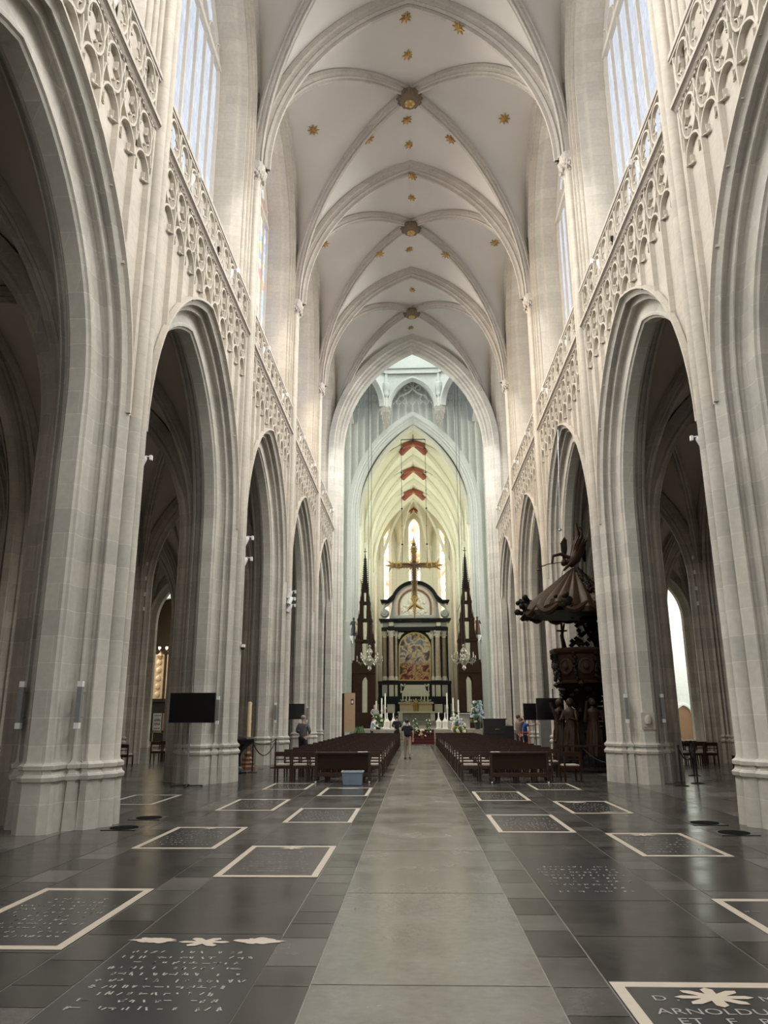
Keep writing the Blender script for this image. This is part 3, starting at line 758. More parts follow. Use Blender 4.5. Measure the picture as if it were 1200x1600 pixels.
# arched doorway in the transept wall seen through the right aisle
dp = MB(); dp.strip([(u,z) for u, z in arch(.72,1.75,.2,.0)], .28, -.14, .02); DPM = Matrix.Translation((21.45,YE-.02,0))@Matrix.Rotation(pi/2,4,'Z')
dm = MB(); dm.add(dp.v, dp.f, 0, DPM); pgd = arch(.6,1.75,.2,.0); dm.add([(21.45+u,YE-.03,z) for u, z in pgd],[tuple(range(len(pgd)))],1)
O('door_20', dm, [ST_WHITE, plain('brown_oak_door',(.22,.12,.06),.6)], kind='structure')
# ------------------------------------------------------------------ floor
def floor_mat():
    m, nt, b = new_mat('worn_blue_stone_floor')
    at_ = N(nt, 'ShaderNodeAttribute'); at_.attribute_name = 'tone'
    g = N(nt, 'ShaderNodeNewGeometry')
    n1 = N(nt, 'ShaderNodeTexNoise', Scale=1.3, Detail=7.0, Roughness=.65); nt.links.new(g.outputs['Position'], n1.inputs['Vector'])
    n2 = N(nt, 'ShaderNodeTexNoise', Scale=14.0, Detail=5.0); nt.links.new(g.outputs['Position'], n2.inputs['Vector'])
    c = mixc(nt, 1.0, at_.outputs['Color'], ramp(nt, n1.outputs[0], [(.25,.70),(.75,1.25)]), 'MULTIPLY')
    c = mixc(nt, 1.0, c, ramp(nt, n2.outputs[0], [(.25,.85),(.75,1.12)]), 'MULTIPLY')
    nt.links.new(c, b.inputs['Base Color'])
    rr = N(nt, 'ShaderNodeMapRange'); nt.links.new(n1.outputs[0], rr.inputs[0]); rr.inputs[1].default_value = .3; rr.inputs[2].default_value = .7; rr.inputs[3].default_value = .14; rr.inputs[4].default_value = .28
    nt.links.new(rr.outputs[0], b.inputs['Roughness'])
    bp = N(nt, 'ShaderNodeBump', Strength=.06, Distance=.02); nt.links.new(n1.outputs[0], bp.inputs['Height']); nt.links.new(bp.outputs[0], b.inputs['Normal'])
    b.inputs['Specular IOR Level'].default_value = .5
    return m
FLM = floor_mat()
fv, ff, ft = [], [], []
def tile(x0, x1, y0, y1, t, g=.006):
    b = len(fv); fv.extend([(x0+g,y0+g,0),(x1-g,y0+g,0),(x1-g,y1-g,0),(x0+g,y1-g,0)]); ff.append((b,b+1,b+2,b+3)); ft.append(t)
rf = random.Random(11)
def tone(lo, hi, warm=0):
    v = rf.uniform(lo, hi); return (v*(1+.06+warm), v*(1.0+.02), v*.93)
XC = -.05
y = -.05
while y < 50:
    L = 2.67+rf.uniform(-.3,.3); tile(XC-.77, XC+.77, y, y+L, tone(.13,.17), .006); y += L
cols = [(1.14,2.29,'s'),(2.71,3.84,'s'),(4.27,5.4,'s')]
for s in (-1,1):
    for (a, b) in ((.77,1.14),(2.29,2.71),(3.84,4.27)):
        y = -1.0
        while y < 50:
            L = rf.uniform(.38,.72); x0, x1 = sorted((XC+s*a, XC+s*b)); tile(x0, x1, y, y+L, tone(.03,.105), .005); y += L
    for ci, (a, b, _) in enumerate(cols):
        y = (0 if ci != 1 else -.45); n = 0
        while y < 50:
            x0, x1 = sorted((XC+s*a, XC+s*b)); tile(x0, x1, y, y+2.23 if ci != 1 else y+2.2, tone(.042,.062), .006); y += 2.23 if ci != 1 else 2.2
    x = 5.4
    while x < 27.5:
        w = .9 if x < 19 else 2.0; y = -12.0
        while y < 66:
            L = rf.uniform(.9,1.5) if w < 1 else 2; x0, x1 = sorted((XC+s*x, XC+s*(x+w))); tile(x0, x1, y, y+L, tone(.06,.14), .005); y += L
        x += w
x = -5.45
while x < 5.3:
    y = 50
    while y < 66: tile(x, x+.98, y, y+1, tone(.07,.14)); y += 1
    x += .98
y = -12
for q in range(12):
    for xx in range(-5,6): tile(xx*1.0-.5, xx+.5, y+q-.0, y+q+1-.0, tone(.06,.1)) if y+q+1 <= -1 else None
me = bpy.data.meshes.new('floor'); me.from_pydata(fv, [], ff)
ca_ = me.color_attributes.new('tone', 'FLOAT_COLOR', 'CORNER'); buf = []
for t in ft: buf += [t[0],t[1],t[2],1]*4
ca_.data.foreach_set('color', buf); me.materials.append(FLM)
fo = bpy.data.objects.new('floor', me); COL.objects.link(fo); fo['kind'] = 'structure'
fb = MB(); fb.bx(-29,29,-14,100,-.3,-.004); O('floor', fb, plain('pale_joint_mortar',(.20,.19,.17),.6), kind='structure', smooth=0)
# ------------------------------------------------------------------ grave slabs
SLAB = plain('polished_grave_slab', (.046,.046,.045), .22, 0, .25, 3)
SLABR = plain('reddish_grave_slab', (.075,.068,.066), .28, 0, .25, 3)
INLAY = plain('pale_inlay_marble', (.50,.44,.36), .45, 0, .1, 8)
WORN = plain('worn_inlaid_lettering', (.30,.29,.27), .5, 0, .25, 20)
def text_mb(lines, y0, dy, size, x0, spread=1.0):
    m = MB()
    for i, (t, dx) in enumerate(lines):
        c = bpy.data.curves.new('lettering','FONT'); c.body = t; c.size = size; c.space_character = spread
        o = bpy.data.objects.new('lettering', c); COL.objects.link(o)
        bpy.context.view_layer.update()
        me = o.evaluated_get(bpy.context.evaluated_depsgraph_get()).to_mesh()
        m.add([(v.co.x+x0+dx, v.co.y+y0-i*dy, .004) for v in me.vertices], [tuple(p.vertices) for p in me.polygons])
        bpy.data.objects.remove(o); bpy.data.curves.remove(c)
    return m
def strokes(w, h, rows, seed, y_top, dense=.8, sz=.06):
    m = MB(); r = random.Random(seed); dy = h/rows
    for i in range(rows):
        y = y_top-(i+.5)*dy; ww = w*r.choice((.55,.8,.95,1,1)); x = -ww/2+r.uniform(0,.05)
        while x < ww/2:
            if r.random() < dense:
                for q in range(r.choice((1,2,2,3))):
                    a = r.choice((pi/2,pi/2,pi/2,pi/2,pi/2-.35,pi/2+.35,0)); l = sz*r.uniform(.5,1); cx, cy = x+r.uniform(-.012,.024), y+r.uniform(-.2,.2)*sz; t = sz*.10
                    dx, dy2 = cos(a)*l/2, sin(a)*l/2; nx, ny = -sin(a)*t, cos(a)*t
                    m.add([(cx-dx-nx,cy-dy2-ny,.004),(cx+dx-nx,cy+dy2-ny,.004),(cx+dx+nx,cy+dy2+ny,.004),(cx-dx+nx,cy-dy2+ny,.004)],[(0,1,2,3)])
            x += sz*1.15
    return m
def star_flat(m, cx, cy, rx, ry, n=8, z=.005, hole=True):
    P = []
    for i in range(n*4):
        a = 2*pi*i/(n*4); k = (1,.82,.38,.82)[i%4]; P.append((cx+rx*k*cos(a), cy+ry*k*sin(a), z))
    c = len(P); m.add([(cx,cy,z)]+P, [(0,1+i,1+(i+1)%c) for i in range(c)])
def ragged(m, cx, cy, rx, ry, seed, z=.005, n=26):
    r = random.Random(seed); P = [(cx+rx*(.55+.45*r.random())*cos(2*pi*i/n)*(1.25 if abs(cos(2*pi*i/n))>.8 else 1), cy+ry*(.6+.4*r.random())*sin(2*pi*i/n), z) for i in range(n)]
    m.add([(cx,cy,z)]+P, [(0,1+i,1+(i+1)%n) for i in range(n)])
def slab(x0, x1, y0, y1, label, frame=True, rows=9, seed=1, orn=None, mat=None, fw=.075, text=None, lm=None):
    cx, cy, w, l = (x0+x1)/2, (y0+y1)/2, x1-x0, y1-y0
    e = E('grave_slab', (cx,cy,0), label=label, cat='grave slab', group='grave slabs in the nave floor')
    m = MB(); m.bx(-w/2+.01,w/2-.01,-l/2+.01,l/2-.01,-.003,.002); O('slab', m, mat or SLAB, e, smooth=0)
    if frame:
        f = MB(); z0, z1 = -.002, .0045; a, b = w/2-.012, l/2-.012; fl = fw*1.25
        f.bx(-a,-a+fw,-b,b,z0,z1); f.bx(a-fw,a,-b,b,z0,z1); f.bx(-a+fw,a-fw,-b,-b+fl,z0,z1); f.bx(-a+fw,a-fw,b-fl,b,z0,z1)
        O('marble_border', f, INLAY, e, smooth=0)
    if text: O('inscription', text, lm or WORN, e, smooth=0)
    elif rows: O('inscription', strokes(w*.78, l*.66, rows, seed, l*.30), lm or WORN, e, smooth=0)
    if orn: O('ornament', orn, INLAY, e, smooth=0)
    return e
def orn(fn):
    m = MB(); fn(m); return m
GS = 'grave slab with pale marble border'
slab(-3.90,-2.76,6.21,8.34, 'large dark '+GS+', nearest to the first left pillar', rows=11, seed=2, orn=orn(lambda m: None) if False else None)
slab(-2.35,-1.19,8.92,11.03, 'brownish '+GS+' and small white star, beside the central lane', rows=10, seed=3, orn=orn(lambda m: star_flat(m,0,.86,.17,.10)), mat=SLABR)
slab(-3.92,-2.77,10.75,12.86, 'bordered grave slab behind the large one by the first left pillar', rows=8, seed=4, orn=orn(lambda m: star_flat(m,0,.88,.1,.08)))
slab(-2.35,-1.18,13.37,15.49, 'bordered grave slab behind the brownish one, beside the lane', rows=9, seed=5)
slab(-3.91,-2.77,15.07,17.17, 'bordered grave slab in front of the left screen stand, second column', rows=8, seed=6, orn=orn(lambda m: star_flat(m,0,.88,.1,.07)))
slab(-2.34,-1.19,17.85,19.93, 'bordered grave slab just before the blue box, white oval at its head', rows=0, orn=orn(lambda m: ragged(m,0,.86,.26,.10,3)))
slab(-3.88,-2.77,19.43,21.3, 'bordered grave slab at the feet of the left end chairs', rows=6, seed=8)
slab(-6.5,-5.4,16.1,18.15, 'bordered grave slab between the first and second left pillars', rows=7, seed=9)
tm = text_mb([('ARNOLDUS   TIMM',0),('  ET   F   R O',0),('CATHARINA   DE',0),('HUIUS  VXOR',0)], .52, .15, .13, -.42, 1.05)
tm2 = text_mb([('D .',-.0),], .74, .15, .12, -.38, 1.1); tm.add(tm2.v, tm2.f); tm2 = text_mb([('M .',0)], .74, .15, .12, .26, 1.1); tm.add(tm2.v, tm2.f)
slab(1.09,2.25,3.45,5.62, 'nearest bordered grave slab with a big white eight-petal flower', text=tm, orn=orn(lambda m: (star_flat(m,0,.80,.24,.17))))
slab(2.63,3.76,10.26,12.26, 'bordered grave slab with small star, beside the round floor covers', rows=7, seed=12, orn=orn(lambda m: star_flat(m,-.05,.80,.2,.1)))
slab(1.08,2.26,12.3,14.5, 'bordered grave slab behind the unbordered inscription, right of the lane', rows=10, seed=13)
slab(2.63,3.75,14.65,16.77, 'bordered grave slab with white oval and bar, before the right bench', rows=9, seed=14, orn=orn(lambda m: (ragged(m,-.1,.82,.24,.12,4), ragged(m,.15,-.85,.16,.05,5))))
slab(1.14,2.25,16.85,18.9, 'bordered grave slab nearest to the right bench', rows=9, seed=15)
slab(2.70,3.80,19.3,21.15, 'bordered grave slab half under the right end chairs', rows=7, seed=16)
slab(2.61,3.75,5.9,8.0, 'bordered grave slab at the right photo edge', rows=9, seed=17)
slab(1.10,2.24,7.9,10.1, 'unbordered grave slab with dense pale lettering right of the lane', frame=False, rows=9, seed=18, lm=INLAY and WORN)
def bigorn(m):
    ragged(m,-.40,.98,.17,.10,21); ragged(m,.42,.98,.17,.10,22)
    star_flat(m,0,.94,.20,.13,6)
tb = strokes(.98, 1.25, 10, 30, .74, .82, .062)
slab(-2.34,-1.18,4.35,6.66, 'unbordered grave slab with white corner ornaments and broken lettering', frame=False, text=tb, orn=orn(bigorn))
# round floor covers
fcv = None
for x, y, w in ((-4.73,12.75,'nearest to the first left pillar'),(-4.76,14.0,'behind the other one on the left'),(4.54,12.3,'nearest to the first right pillar'),(4.51,13.4,'behind the other one on the right')):
    if fcv is None:
        fcv = E('floor_cover', (x,y,0), label='round black floor cover in a square plate, '+w, cat='floor cover', group='round black floor covers')
        m = MB(); m.bx(-.26,.26,-.26,.26,-.002,.003); O('square_plate', m, plain('dull_floor_plate',(.09,.09,.088),.4), fcv, smooth=0)
        m = MB(); m.cyl((0,0,.0), .22, .012, 24); O('lid', m, plain('black_cover_lid',(.008,.008,.008),.85,0,.1,5,.05), fcv); m = MB(); m.bx(-.27,.27,-.29,-.262,-.002,.006); O('slot', m, plain('black_slot',(.008,.008,.008),.85,0,.1,5,.05), fcv, smooth=0)
    else: dup(fcv, (x,y,0), label='round black floor cover in a square plate, '+w)
# ------------------------------------------------------------------ chairs
def chair_parts():
    w, d = .47, .46
    s = MB(); s.bx(-w/2+.035,w/2-.035,.05,d-.02,.40,.445)
    fr = MB(); fr.bx(-w/2+.03,w/2-.03,.0,.04,.33,.41); fr.bx(-w/2+.03,w/2-.03,d-.04,d,.33,.41)
    for x in (-1,1): fr.bx(x*(w/2-.035),x*(w/2-.01),.0,d,.34,.41)
    b = MB(); b.bx(-w/2+.02,w/2-.02,-.02,.015,.655,.775); b.bx(-w/2+.04,w/2-.04,-.01,.01,.56,.585)
    legs = []
    for x in (-1,1):
        m = MB(); m.box((x*(w/2-.022),0,.385),(.042,.05,.77)); legs.append(m)
        m = MB(); m.box((x*(w/2-.024),d-.03,.2),(.038,.042,.40)); legs.append(m)
    return s, fr, b, legs
cs, cf, cbk, cl = chair_parts()
c0 = E('church_chair', (0,0,0), cat='chair', group='chairs in the nave')
O('seat', cs, RUSH, c0, smooth=0); O('seat_frame', cf, CHAIRW, c0, smooth=0); O('backrest', cbk, CHAIRW, c0, smooth=0)
for m in cl: O('leg', m, CHAIRW, c0, smooth=0)
whole = MB()
for m in [cf, cbk]+cl: whole.add(m.v, m.f, 0)
whole.add(cs.v, cs.f, 1)
c1 = None; used = False
rc = random.Random(3)
ROWN = ORD+'thirteenth fourteenth fifteenth sixteenth seventeenth eighteenth nineteenth twentieth twenty-first twenty-second twenty-third twenty-fourth'.split()
for side, xs in (('left',[-1.34-.49*i for i in range(6)]),('right',[1.34+.49*i for i in range(6)])):
    for r in range(18):
        y = 21.85+1.64*r+(.1 if side == 'left' else -.1)
        for i, x in enumerate(xs):
            if side == 'right' and i == 5 and r in (0,14,15,16,17): continue
            lab = 'dark wooden chair, %s row of the %s block, %s seat from the lane'%(ROWN[r], side, ORD[i])
            if r < 3:
                o = c0 if not used else dup(c0); used = True
            else:
                if c1 is None: c1 = O('church_chair', whole, [CHAIRW,RUSH], smooth=0, cat='chair', group='chairs in the nave'); o = c1
                else: o = dup(c1)
            o.location = (x+rc.uniform(-.008,.008), y+rc.uniform(-.012,.012), 0); o['label'] = lab
for i, (x, y, rz, lab) in enumerate(((4.02,21.5,.12,'single dark chair standing askew at the end of the right front bench'),(-10.75,28.6,-.1,'lone dark chair behind the nearest left pillar in the aisle'),(10.75,26.9,.2,'lone dark chair in the right aisle seen beside the nearest right pillar'))):
    o = dup(c0, (x,y,0), rz, lab); o['group'] = 'chairs standing apart'
for side, x0, y, n in (('left',-10.6,31.9,5),('right',8.9,28.9,4)):
    for r in range(3):
        for i in range(n):
            o = dup(c1, (x0+i*.49, y+r*1.05, 0), 0, 'dark chair in the %s aisle group, %s row, %s from its left end'%(side, ORD[r], ORD[i])); o['group'] = 'chairs in the %s aisle'%side
# ------------------------------------------------------------------ kneeling benches
def bench(x0, x1, y, label):
    e = E('kneeling_bench', ((x0+x1)/2,y,0), label=label, cat='bench', group='kneeling benches'); h = (x1-x0)/2
    m = MB(); m.bx(-h+.03,h-.03,-.02,.02,.36,.74); O('back_panel', m, OAK, e, smooth=0)
    m = MB(); m.bx(-h,h,-.11,.10,.755,.785); m.bx(-h+.02,h-.02,-.07,.06,.735,.757); O('book_ledge', m, CHAIRW, e, smooth=0)
    m = MB(); m.bx(-h+.03,h-.03,-.03,.03,.17,.24); O('stretcher', m, CHAIRW, e, smooth=0)
    m = MB(); m.bx(-h+.03,h-.03,.18,.42,.20,.24); O('kneeler', m, CHAIRW, e, smooth=0)
    for s in (-1,1):
        m = MB(); m.bx(s*(h-.07),s*h,-.06,.05,.06,.74); m.bx(s*(h-.07),s*h,-.10,.42,.06,.13); l = O('side_leg', m, CHAIRW, e, smooth=0)
        m = MB()
        M = Matrix.Translation((s*(h-.035),-.07,.0))@Matrix.Rotation(pi/2,4,'Y')
        m.lathe([(.0,-.02),(.032,-.02),(.032,.02),(.0,.02)], (-.032,0,0), 10, M=M); O('caster', m, WHITEP, l)
    return e
bench(-2.82,-1.33,21.35,'dark kneeling bench with book ledge at the front of the left chairs')
bench(1.80,3.33,21.15,'dark kneeling bench with book ledge at the front of the right chairs')
PAPER = plain('white_paper',(.75,.73,.68),.8,0,.03)
def paper(x, y, z, w, d, lab, rz=0):
    m = MB()
    for i in range(3): m.bx(-w/2+.005*i,w/2+.004*i,-d/2,d/2,.003*i,.003*i+.0025)
    O('paper_leaflet', m, PAPER, None, (x,y,z), rz, lab, 'leaflet', smooth=0)
paper(-1.55,21.34,.785,.26,.18,'white leaflets lying on the right end of the left bench ledge')
paper(1.95,21.14,.785,.22,.17,'white leaflets lying on the left end of the right bench ledge',.1)
# plastic box
e = E('storage_box', (-1.76,20.75,0), label='translucent blue plastic storage box on the floor by the left bench', cat='box')
BX = plain('translucent_blue_plastic',(.22,.30,.38),.3,0,.15,5); BX.node_tree.nodes['Principled BSDF'].inputs['Alpha'].default_value = .85
m = MB()
for q in (0,1):
    o_ = .018*q; a0, a1, b0, b1 = .235-o_, .265-o_, .17-o_, .195-o_
    m.grid([[(-a0,-b0,.01+o_),(a0,-b0,.01+o_),(a0,b0,.01+o_),(-a0,b0,.01+o_)],[(-a1,-b1,.33),(a1,-b1,.33),(a1,b1,.33),(-a1,b1,.33)]],0,True); m.add([(-a0,-b0,.01+o_),(a0,-b0,.01+o_),(a0,b0,.01+o_),(-a0,b0,.01+o_)],[(0,1,2,3)])
O('tub', m, BX, e, smooth=0)
m = MB(); m.bx(-.285,.285,-.215,-.185,.32,.345); m.bx(-.285,.285,.185,.215,.32,.345); m.bx(-.285,-.255,-.185,.185,.32,.345); m.bx(.255,.285,-.185,.185,.32,.345); O('rim', m, plain('pale_plastic_rim',(.45,.52,.58),.35), e, smooth=0)
m = MB(); r9 = random.Random(2)
for i in range(9): m.sph((r9.uniform(-.17,.17),r9.uniform(-.1,.1),.12+.12*r9.random()),(.07,.06,.05),7)
O('contents', m, plain('crumpled_plastic',(.5,.52,.55),.4,0,.25), e)
# ------------------------------------------------------------------ screens on stands
def screen(x0, x1, y, z0, z1, label, stand='steel', px=None, top=.18, base=True):
    cx = (x0+x1)/2; px = cx if px is None else px; cz = (z0+z1)/2; h = (x1-x0)/2
    e = E('screen_on_stand', (px,y,0), label=label, cat='screen', group='screens on stands')
    dx = cx-px
    m = MB(); m.bx(dx-h,dx+h,-.03,.04,z0,z1); O('casing', m, BLK, e, smooth=0)
    m = MB(); m.bx(dx-h+.015,dx+h-.015,-.034,-.03,z0+.02,z1-.015); O('panel', m, SCREEN, e, smooth=0)
    m = MB(); m.cyl((0,.09,.03),.022,z1+top-.03,10); m.box((0,.06,cz),(.3,.05,.3)); O('pole', m, STEEL if stand == 'steel' else BLK, e)
    m = MB()
    for a in range(4):
        M = Matrix.Rotation(a*pi/2+.2,4,'Z'); m.bx(0,.40,-.03,.03,.012,.045,0,M); m.cyl((.37,0,0),.03,.02,8,0,M)
    m.cyl((0,0,.01),.08,.05,12); m.v = [(x,y_+.09,z) for x,y_,z in m.v]; O('base', m, BLK, e, smooth=0)
    return e
screen(-6.46,-5.27,20.15,1.56,2.31,'tall black screen on steel pole before the second left pillar',px=-5.93)
screen(-6.05,-4.78,33.0,1.63,2.26,'black screen beside the grey-shirted man, past the wax candle','blk',top=.0)
screen(4.13,5.10,28.0,1.57,2.32,'larger black screen beside the pulpit, overlapping another','blk',top=.32,px=4.75)
screen(4.05,4.95,30.8,1.56,2.19,'smaller black screen half behind the one by the pulpit','blk',top=.0)
# ------------------------------------------------------------------ column loudspeakers
def rot_loc(s, k, d, w): return (s*(WX+d), YP(k)-w, 0)
sp0 = None
def colspk(s, k, d, lab, w=.84):
    global sp0
    loc = (s*(WX+d), YP(k)-w, 1.53)
    if sp0 is None:
        sp0 = E('column_speaker', loc, label=lab, cat='loudspeaker', group='column loudspeakers on pillars')
        m = MB(); m.box((0,-.045,.35),(.075,.075,.56)); O('grille', m, GREYP, sp0, smooth=0)
        m = MB(); m.box((0,-.045,.03),(.08,.08,.09)); m.box((0,-.045,.67),(.08,.08,.09)); O('end_cap', m, WHITEP, sp0, smooth=0)
        m = MB(); m.box((0,.06,.16),(.03,.16,.03)); m.box((0,.06,.54),(.03,.16,.03)); O('bracket', m, GREYP, sp0, smooth=0)
        return
    dup(sp0, loc, 0, lab)
D_A, D_B = .17, 1.11
colspk(-1,0,D_A,'thin grey loudspeaker on the nave side of the nearest left pillar')
colspk(-1,0,D_B,'thin grey loudspeaker on the aisle side of the nearest left pillar')
colspk(-1,1,D_A,'thin loudspeaker half behind the tall screen at the second left pillar')
colspk(-1,2,D_A,'thin grey loudspeaker on the pillar right of the wax candle')
colspk(-1,2,D_B,'thin grey loudspeaker on the pillar directly beside the wax candle')
colspk(-1,3,D_A,'thin loudspeaker on the pillar behind the grey-shirted man')
colspk(1,1,D_A,'thin loudspeaker left of the relief plaque on the pulpit pillar')
colspk(1,1,D_B,'thin loudspeaker right of the relief plaque on the pulpit pillar')
colspk(1,3,D_A,'thin loudspeaker on the right pillar behind the two people')
# plaque
e = E('relief_plaque', (WX+.62,YP(1)-1.165,1.35), label='small carved stone plaque on the pillar beside the pulpit', cat='plaque')
m = MB(); m.box((0,0,.21),(.34,.04,.42)); O('slab', m, ST_UP, e, smooth=0)
m = MB(); m.lathe([(.0,-.0),(.09,.0),(.10,.1),(.07,.2),(.0,.22)],(0,-.02,.14),10); m.bx(-.12,.12,-.035,-.02,.05,.08); O('relief', m, CARVE, e)
# ------------------------------------------------------------------ small lamps
def lamp_mbs():
    a = MB(); M = Matrix.Rotation(radians(-25),4,'X')
    a.lathe([(.0,.12),(.06,.12),(.075,.09),(.08,-.14),(.065,-.14),(.055,-.10),(.0,-.10)],(0,-.10,0),12,0,M)
    b = MB(); b.tube([(0,.1,.14),(0,-.02,.16),(0,-.06,.06)],.014,6); b.box((0,.1,.12),(.07,.05,.10))
    return a, b
la, lb = lamp_mbs(); lm0 = None
def lamp(x, y, z, lab, rz=0, group='white spot lamps', sc=1.0):
    global lm0
    if lm0 is None:
        lm0 = E('spot_lamp', (x,y,z), rz, lab, 'lamp', group); O('lamp_head', la, WHITEP, lm0); O('yoke', lb, WHITEP, lm0); o = lm0
    else: o = dup(lm0, (x,y,z), rz, lab); o['group'] = group
    o.scale = (sc,sc,sc)
for s, sn in SIDES:
    for k in range(-1,4):
        for q, u in enumerate((2.2,6.2)):
            bay = {-1:'nearest',0:'second',1:'third',2:'fourth',3:'farthest'}[k]
            lamp(s*(WX-.06), YP(k)+u, 13.98, 'white spot lamp on the %s balustrade of the %s gallery, %s end'%(bay, sn, ('near','far')[q]), pi/2 if s > 0 else -pi/2, 'spot lamps on the gallery balustrades', 1.5)
PL = 'spot lamps on the pillars'
lamp(-5.12,YP(0)+.3,6.3,'white spot lamp high on the nearest left pillar',-pi/2,PL,.9)
lamp(-5.05,YP(1)+.25,6.75,'upper white lamp on the left pillar behind the tall screen',-pi/2,PL,1.2)
lamp(-5.05,YP(1)+.2,6.1,'lower white lamp on the left pillar behind the tall screen',-pi/2,PL,1.2)
for z, w in ((6.45,'topmost'),(6.18,'middle'),(5.9,'lowest')): lamp(-5.02,YP(2)-.25,z,'%s of three white lamps on the pillar right of the candle'%w,-pi/2 if w != 'middle' else -pi/2+.8,PL,1.2)
lamp(5.12,YP(0)+.3,6.5,'white spot lamp high on the nearest right pillar',pi/2,PL,.9)
e = E('surveillance_camera', (-5.06,YP(1)+.12,3.62), label='tiny white camera on the left pillar above the tall screen', cat='camera')
m = MB(); m.sph((0,0,0),.06,10); O('dome', m, BLK, e); m = MB(); m.cyl((0,0,.02),.075,.08,12); O('housing', m, WHITEP, e)
for s, sn in SIDES:
    for z, w in zip((7.65,7.05,6.4,5.8),('topmost','second','third','lowest')): lamp(s*11.22,YP(2)-.15+2.6*0,z,'%s of four white lamps on the outer %s aisle pillar'%(w, sn),pi/2 if s > 0 else -pi/2,'lamps on the outer aisle pillars',1.5)
# ------------------------------------------------------------------ candle, font, rope posts
e = E('paschal_candle', (-5.81,26.9,0), label='tall cream wax candle on a stepped wooden holder by the rope posts', cat='candle')
m = MB(); m.lathe([(.27,.0),(.27,.10),(.22,.16),(.24,.22),(.17,.28),(.18,.36),(.10,.42),(.13,.52),(.08,.6),(.07,.9),(.12,.98),(.12,1.03),(.06,1.05)],(0,0,0),8); O('holder', m, plain('brown_turned_wood',(.16,.08,.035),.45,0,.3,8), e, smooth=25)
m = MB(); m.lathe([(.075,1.03),(.072,2.2),(.05,2.215),(.0,2.2)],(0,0,0),14); w_ = O('wax_shaft', m, WAX, e)
m = MB(); m.cyl((0,0,2.2),.006,.04,6); O('wick', m, BLK, w_)
e = E('baptismal_font', (-5.75,25.0,0), label='black stone font with flaring bowl, half behind the second left pillar', cat='font')
m = MB(); m.lathe([(.32,0),(.32,.06),(.24,.10),(.20,.16),(.13,.22),(.11,.5),(.14,.62),(.30,.78),(.46,.90),(.50,1.0)],(0,0,0),8); O('pedestal_bowl', m, BLACKM, e, smooth=20)
m = MB(); m.lathe([(.52,1.0),(.52,1.05),(.46,1.09),(.0,1.12)],(0,0,0),8); O('lid', m, BLACKM, e, smooth=20)
rp0 = None
def post(x, y, lab):
    global rp0
    if rp0 is None:
        rp0 = E('rope_post', (x,y,0), label=lab, cat='barrier post', group='black barrier posts')
        m = MB(); m.lathe([(.0,.0),(.17,.0),(.17,.012),(.03,.04),(.024,.05)],(0,0,0),16); O('foot_plate', m, IRON, rp0)
        m = MB(); m.cyl((0,0,.03),.024,.9,10); O('shaft', m, IRON, rp0)
        m = MB(); m.lathe([(.03,.92),(.035,.95),(.03,.98),(.0,.99)],(0,0,0),10); O('knob', m, IRON, rp0)
    else: dup(rp0, (x,y,0), 0, lab)
post(-5.35,25.5,'black rope post beside the wax candle'); post(-5.05,27.9,'black rope post nearer the left chairs, holding the sagging rope')
post(6.45,20.35,'black rope post at the foot of the pulpit pillar'); post(7.1,21.1,'black rope post in the right aisle, second from the pulpit pillar'); post(7.95,23.8,'farthest black rope post in the right aisle')
def rope(name, a, b, sag, lab, r=.018):
    a, b = Vector(a), Vector(b); P = [a.lerp(b,i/12)-Vector((0,0,sag*4*(i/12)*(1-i/12))) for i in range(13)]
    m = MB(); m.tube(P, r, 6); O(name, m, IRON, None, None, 0, lab, 'rope')
rope('barrier_rope',(-5.35,25.53,.88),(-5.05,27.87,.90),.42,'deeply sagging black rope between the two left posts')
rope('barrier_rope',(-5.35,25.53,.92),(-5.05,27.87,.94),.10,'tauter upper black rope between the two left posts')
rope('barrier_rope',(6.46,20.38,.9),(7.09,21.08,.9),.3,'black rope between the first two posts by the pulpit pillar')
rope('barrier_rope',(7.11,21.12,.9),(7.94,23.78,.9),.35,'black rope between the last two posts in the right aisle')
# ------------------------------------------------------------------ far left chapel pieces
e = E('poster_board', (-15.1,46.0,0), label='white poster with black print on a board in the far left aisle', cat='poster')
m = MB(); m.bx(-.45,.05,-.02,.0,1.02,2.0); O('sheet', m, PAPER, e, smooth=0)
m = MB(); m.bx(.10,.45,.0,.04,.9,2.0); m.bx(-.47,.46,.0,.03,.9,1.02); m.bx(-.45,-.40,0,.04,0,2); m.bx(.4,.45,0,.04,0,2); O('board', m, LIGHTWOOD, e, smooth=0)
m = MB(); r4 = random.Random(8)
for t in (('1',),): pass
for zz in (1.85,1.62,1.55,1.4,1.33,1.12):
    x = -.36
    while x < -.02:
        w_ = r4.uniform(.04,.1); m.bx(x,x+w_,-.024,-.02,zz,zz+.045); x += w_+.03
O('print', m, BLK, e, smooth=0)
e = E('gilded_altarpiece', (-19.75,60.5,0), label='tall gilded panel altarpiece seen between the left pillars', cat='altarpiece')
PANG = plain('faded_gilt_panel',(.42,.27,.15),.5,.2,.3,6)
m = MB(); m.bx(-1.6,1.6,0,.4,0,1.0); m.bx(-1.7,1.7,-.1,.5,1.0,1.2); m.bx(-1.5,1.5,.1,.5,1.2,3.0); O('altar_base', m, OAKD, e, smooth=0)
for s in (-1,1):
    m = MB(); m.bx(s*.12,s*.82,.0,.12,3.2,6.6); m.bx(s*.9,s*1.6,.05,.15,3.2,6.3)
    for q in range(5): m.sph((s*.47,-.0,3.5+q*.62),(.24,.06,.26),8)
    m.lathe([(.0,-.5),(.3,0),(.0,.3)],(s*.47,.05,6.5),6); O('painted_leaf', m, PANG, e, smooth=30)
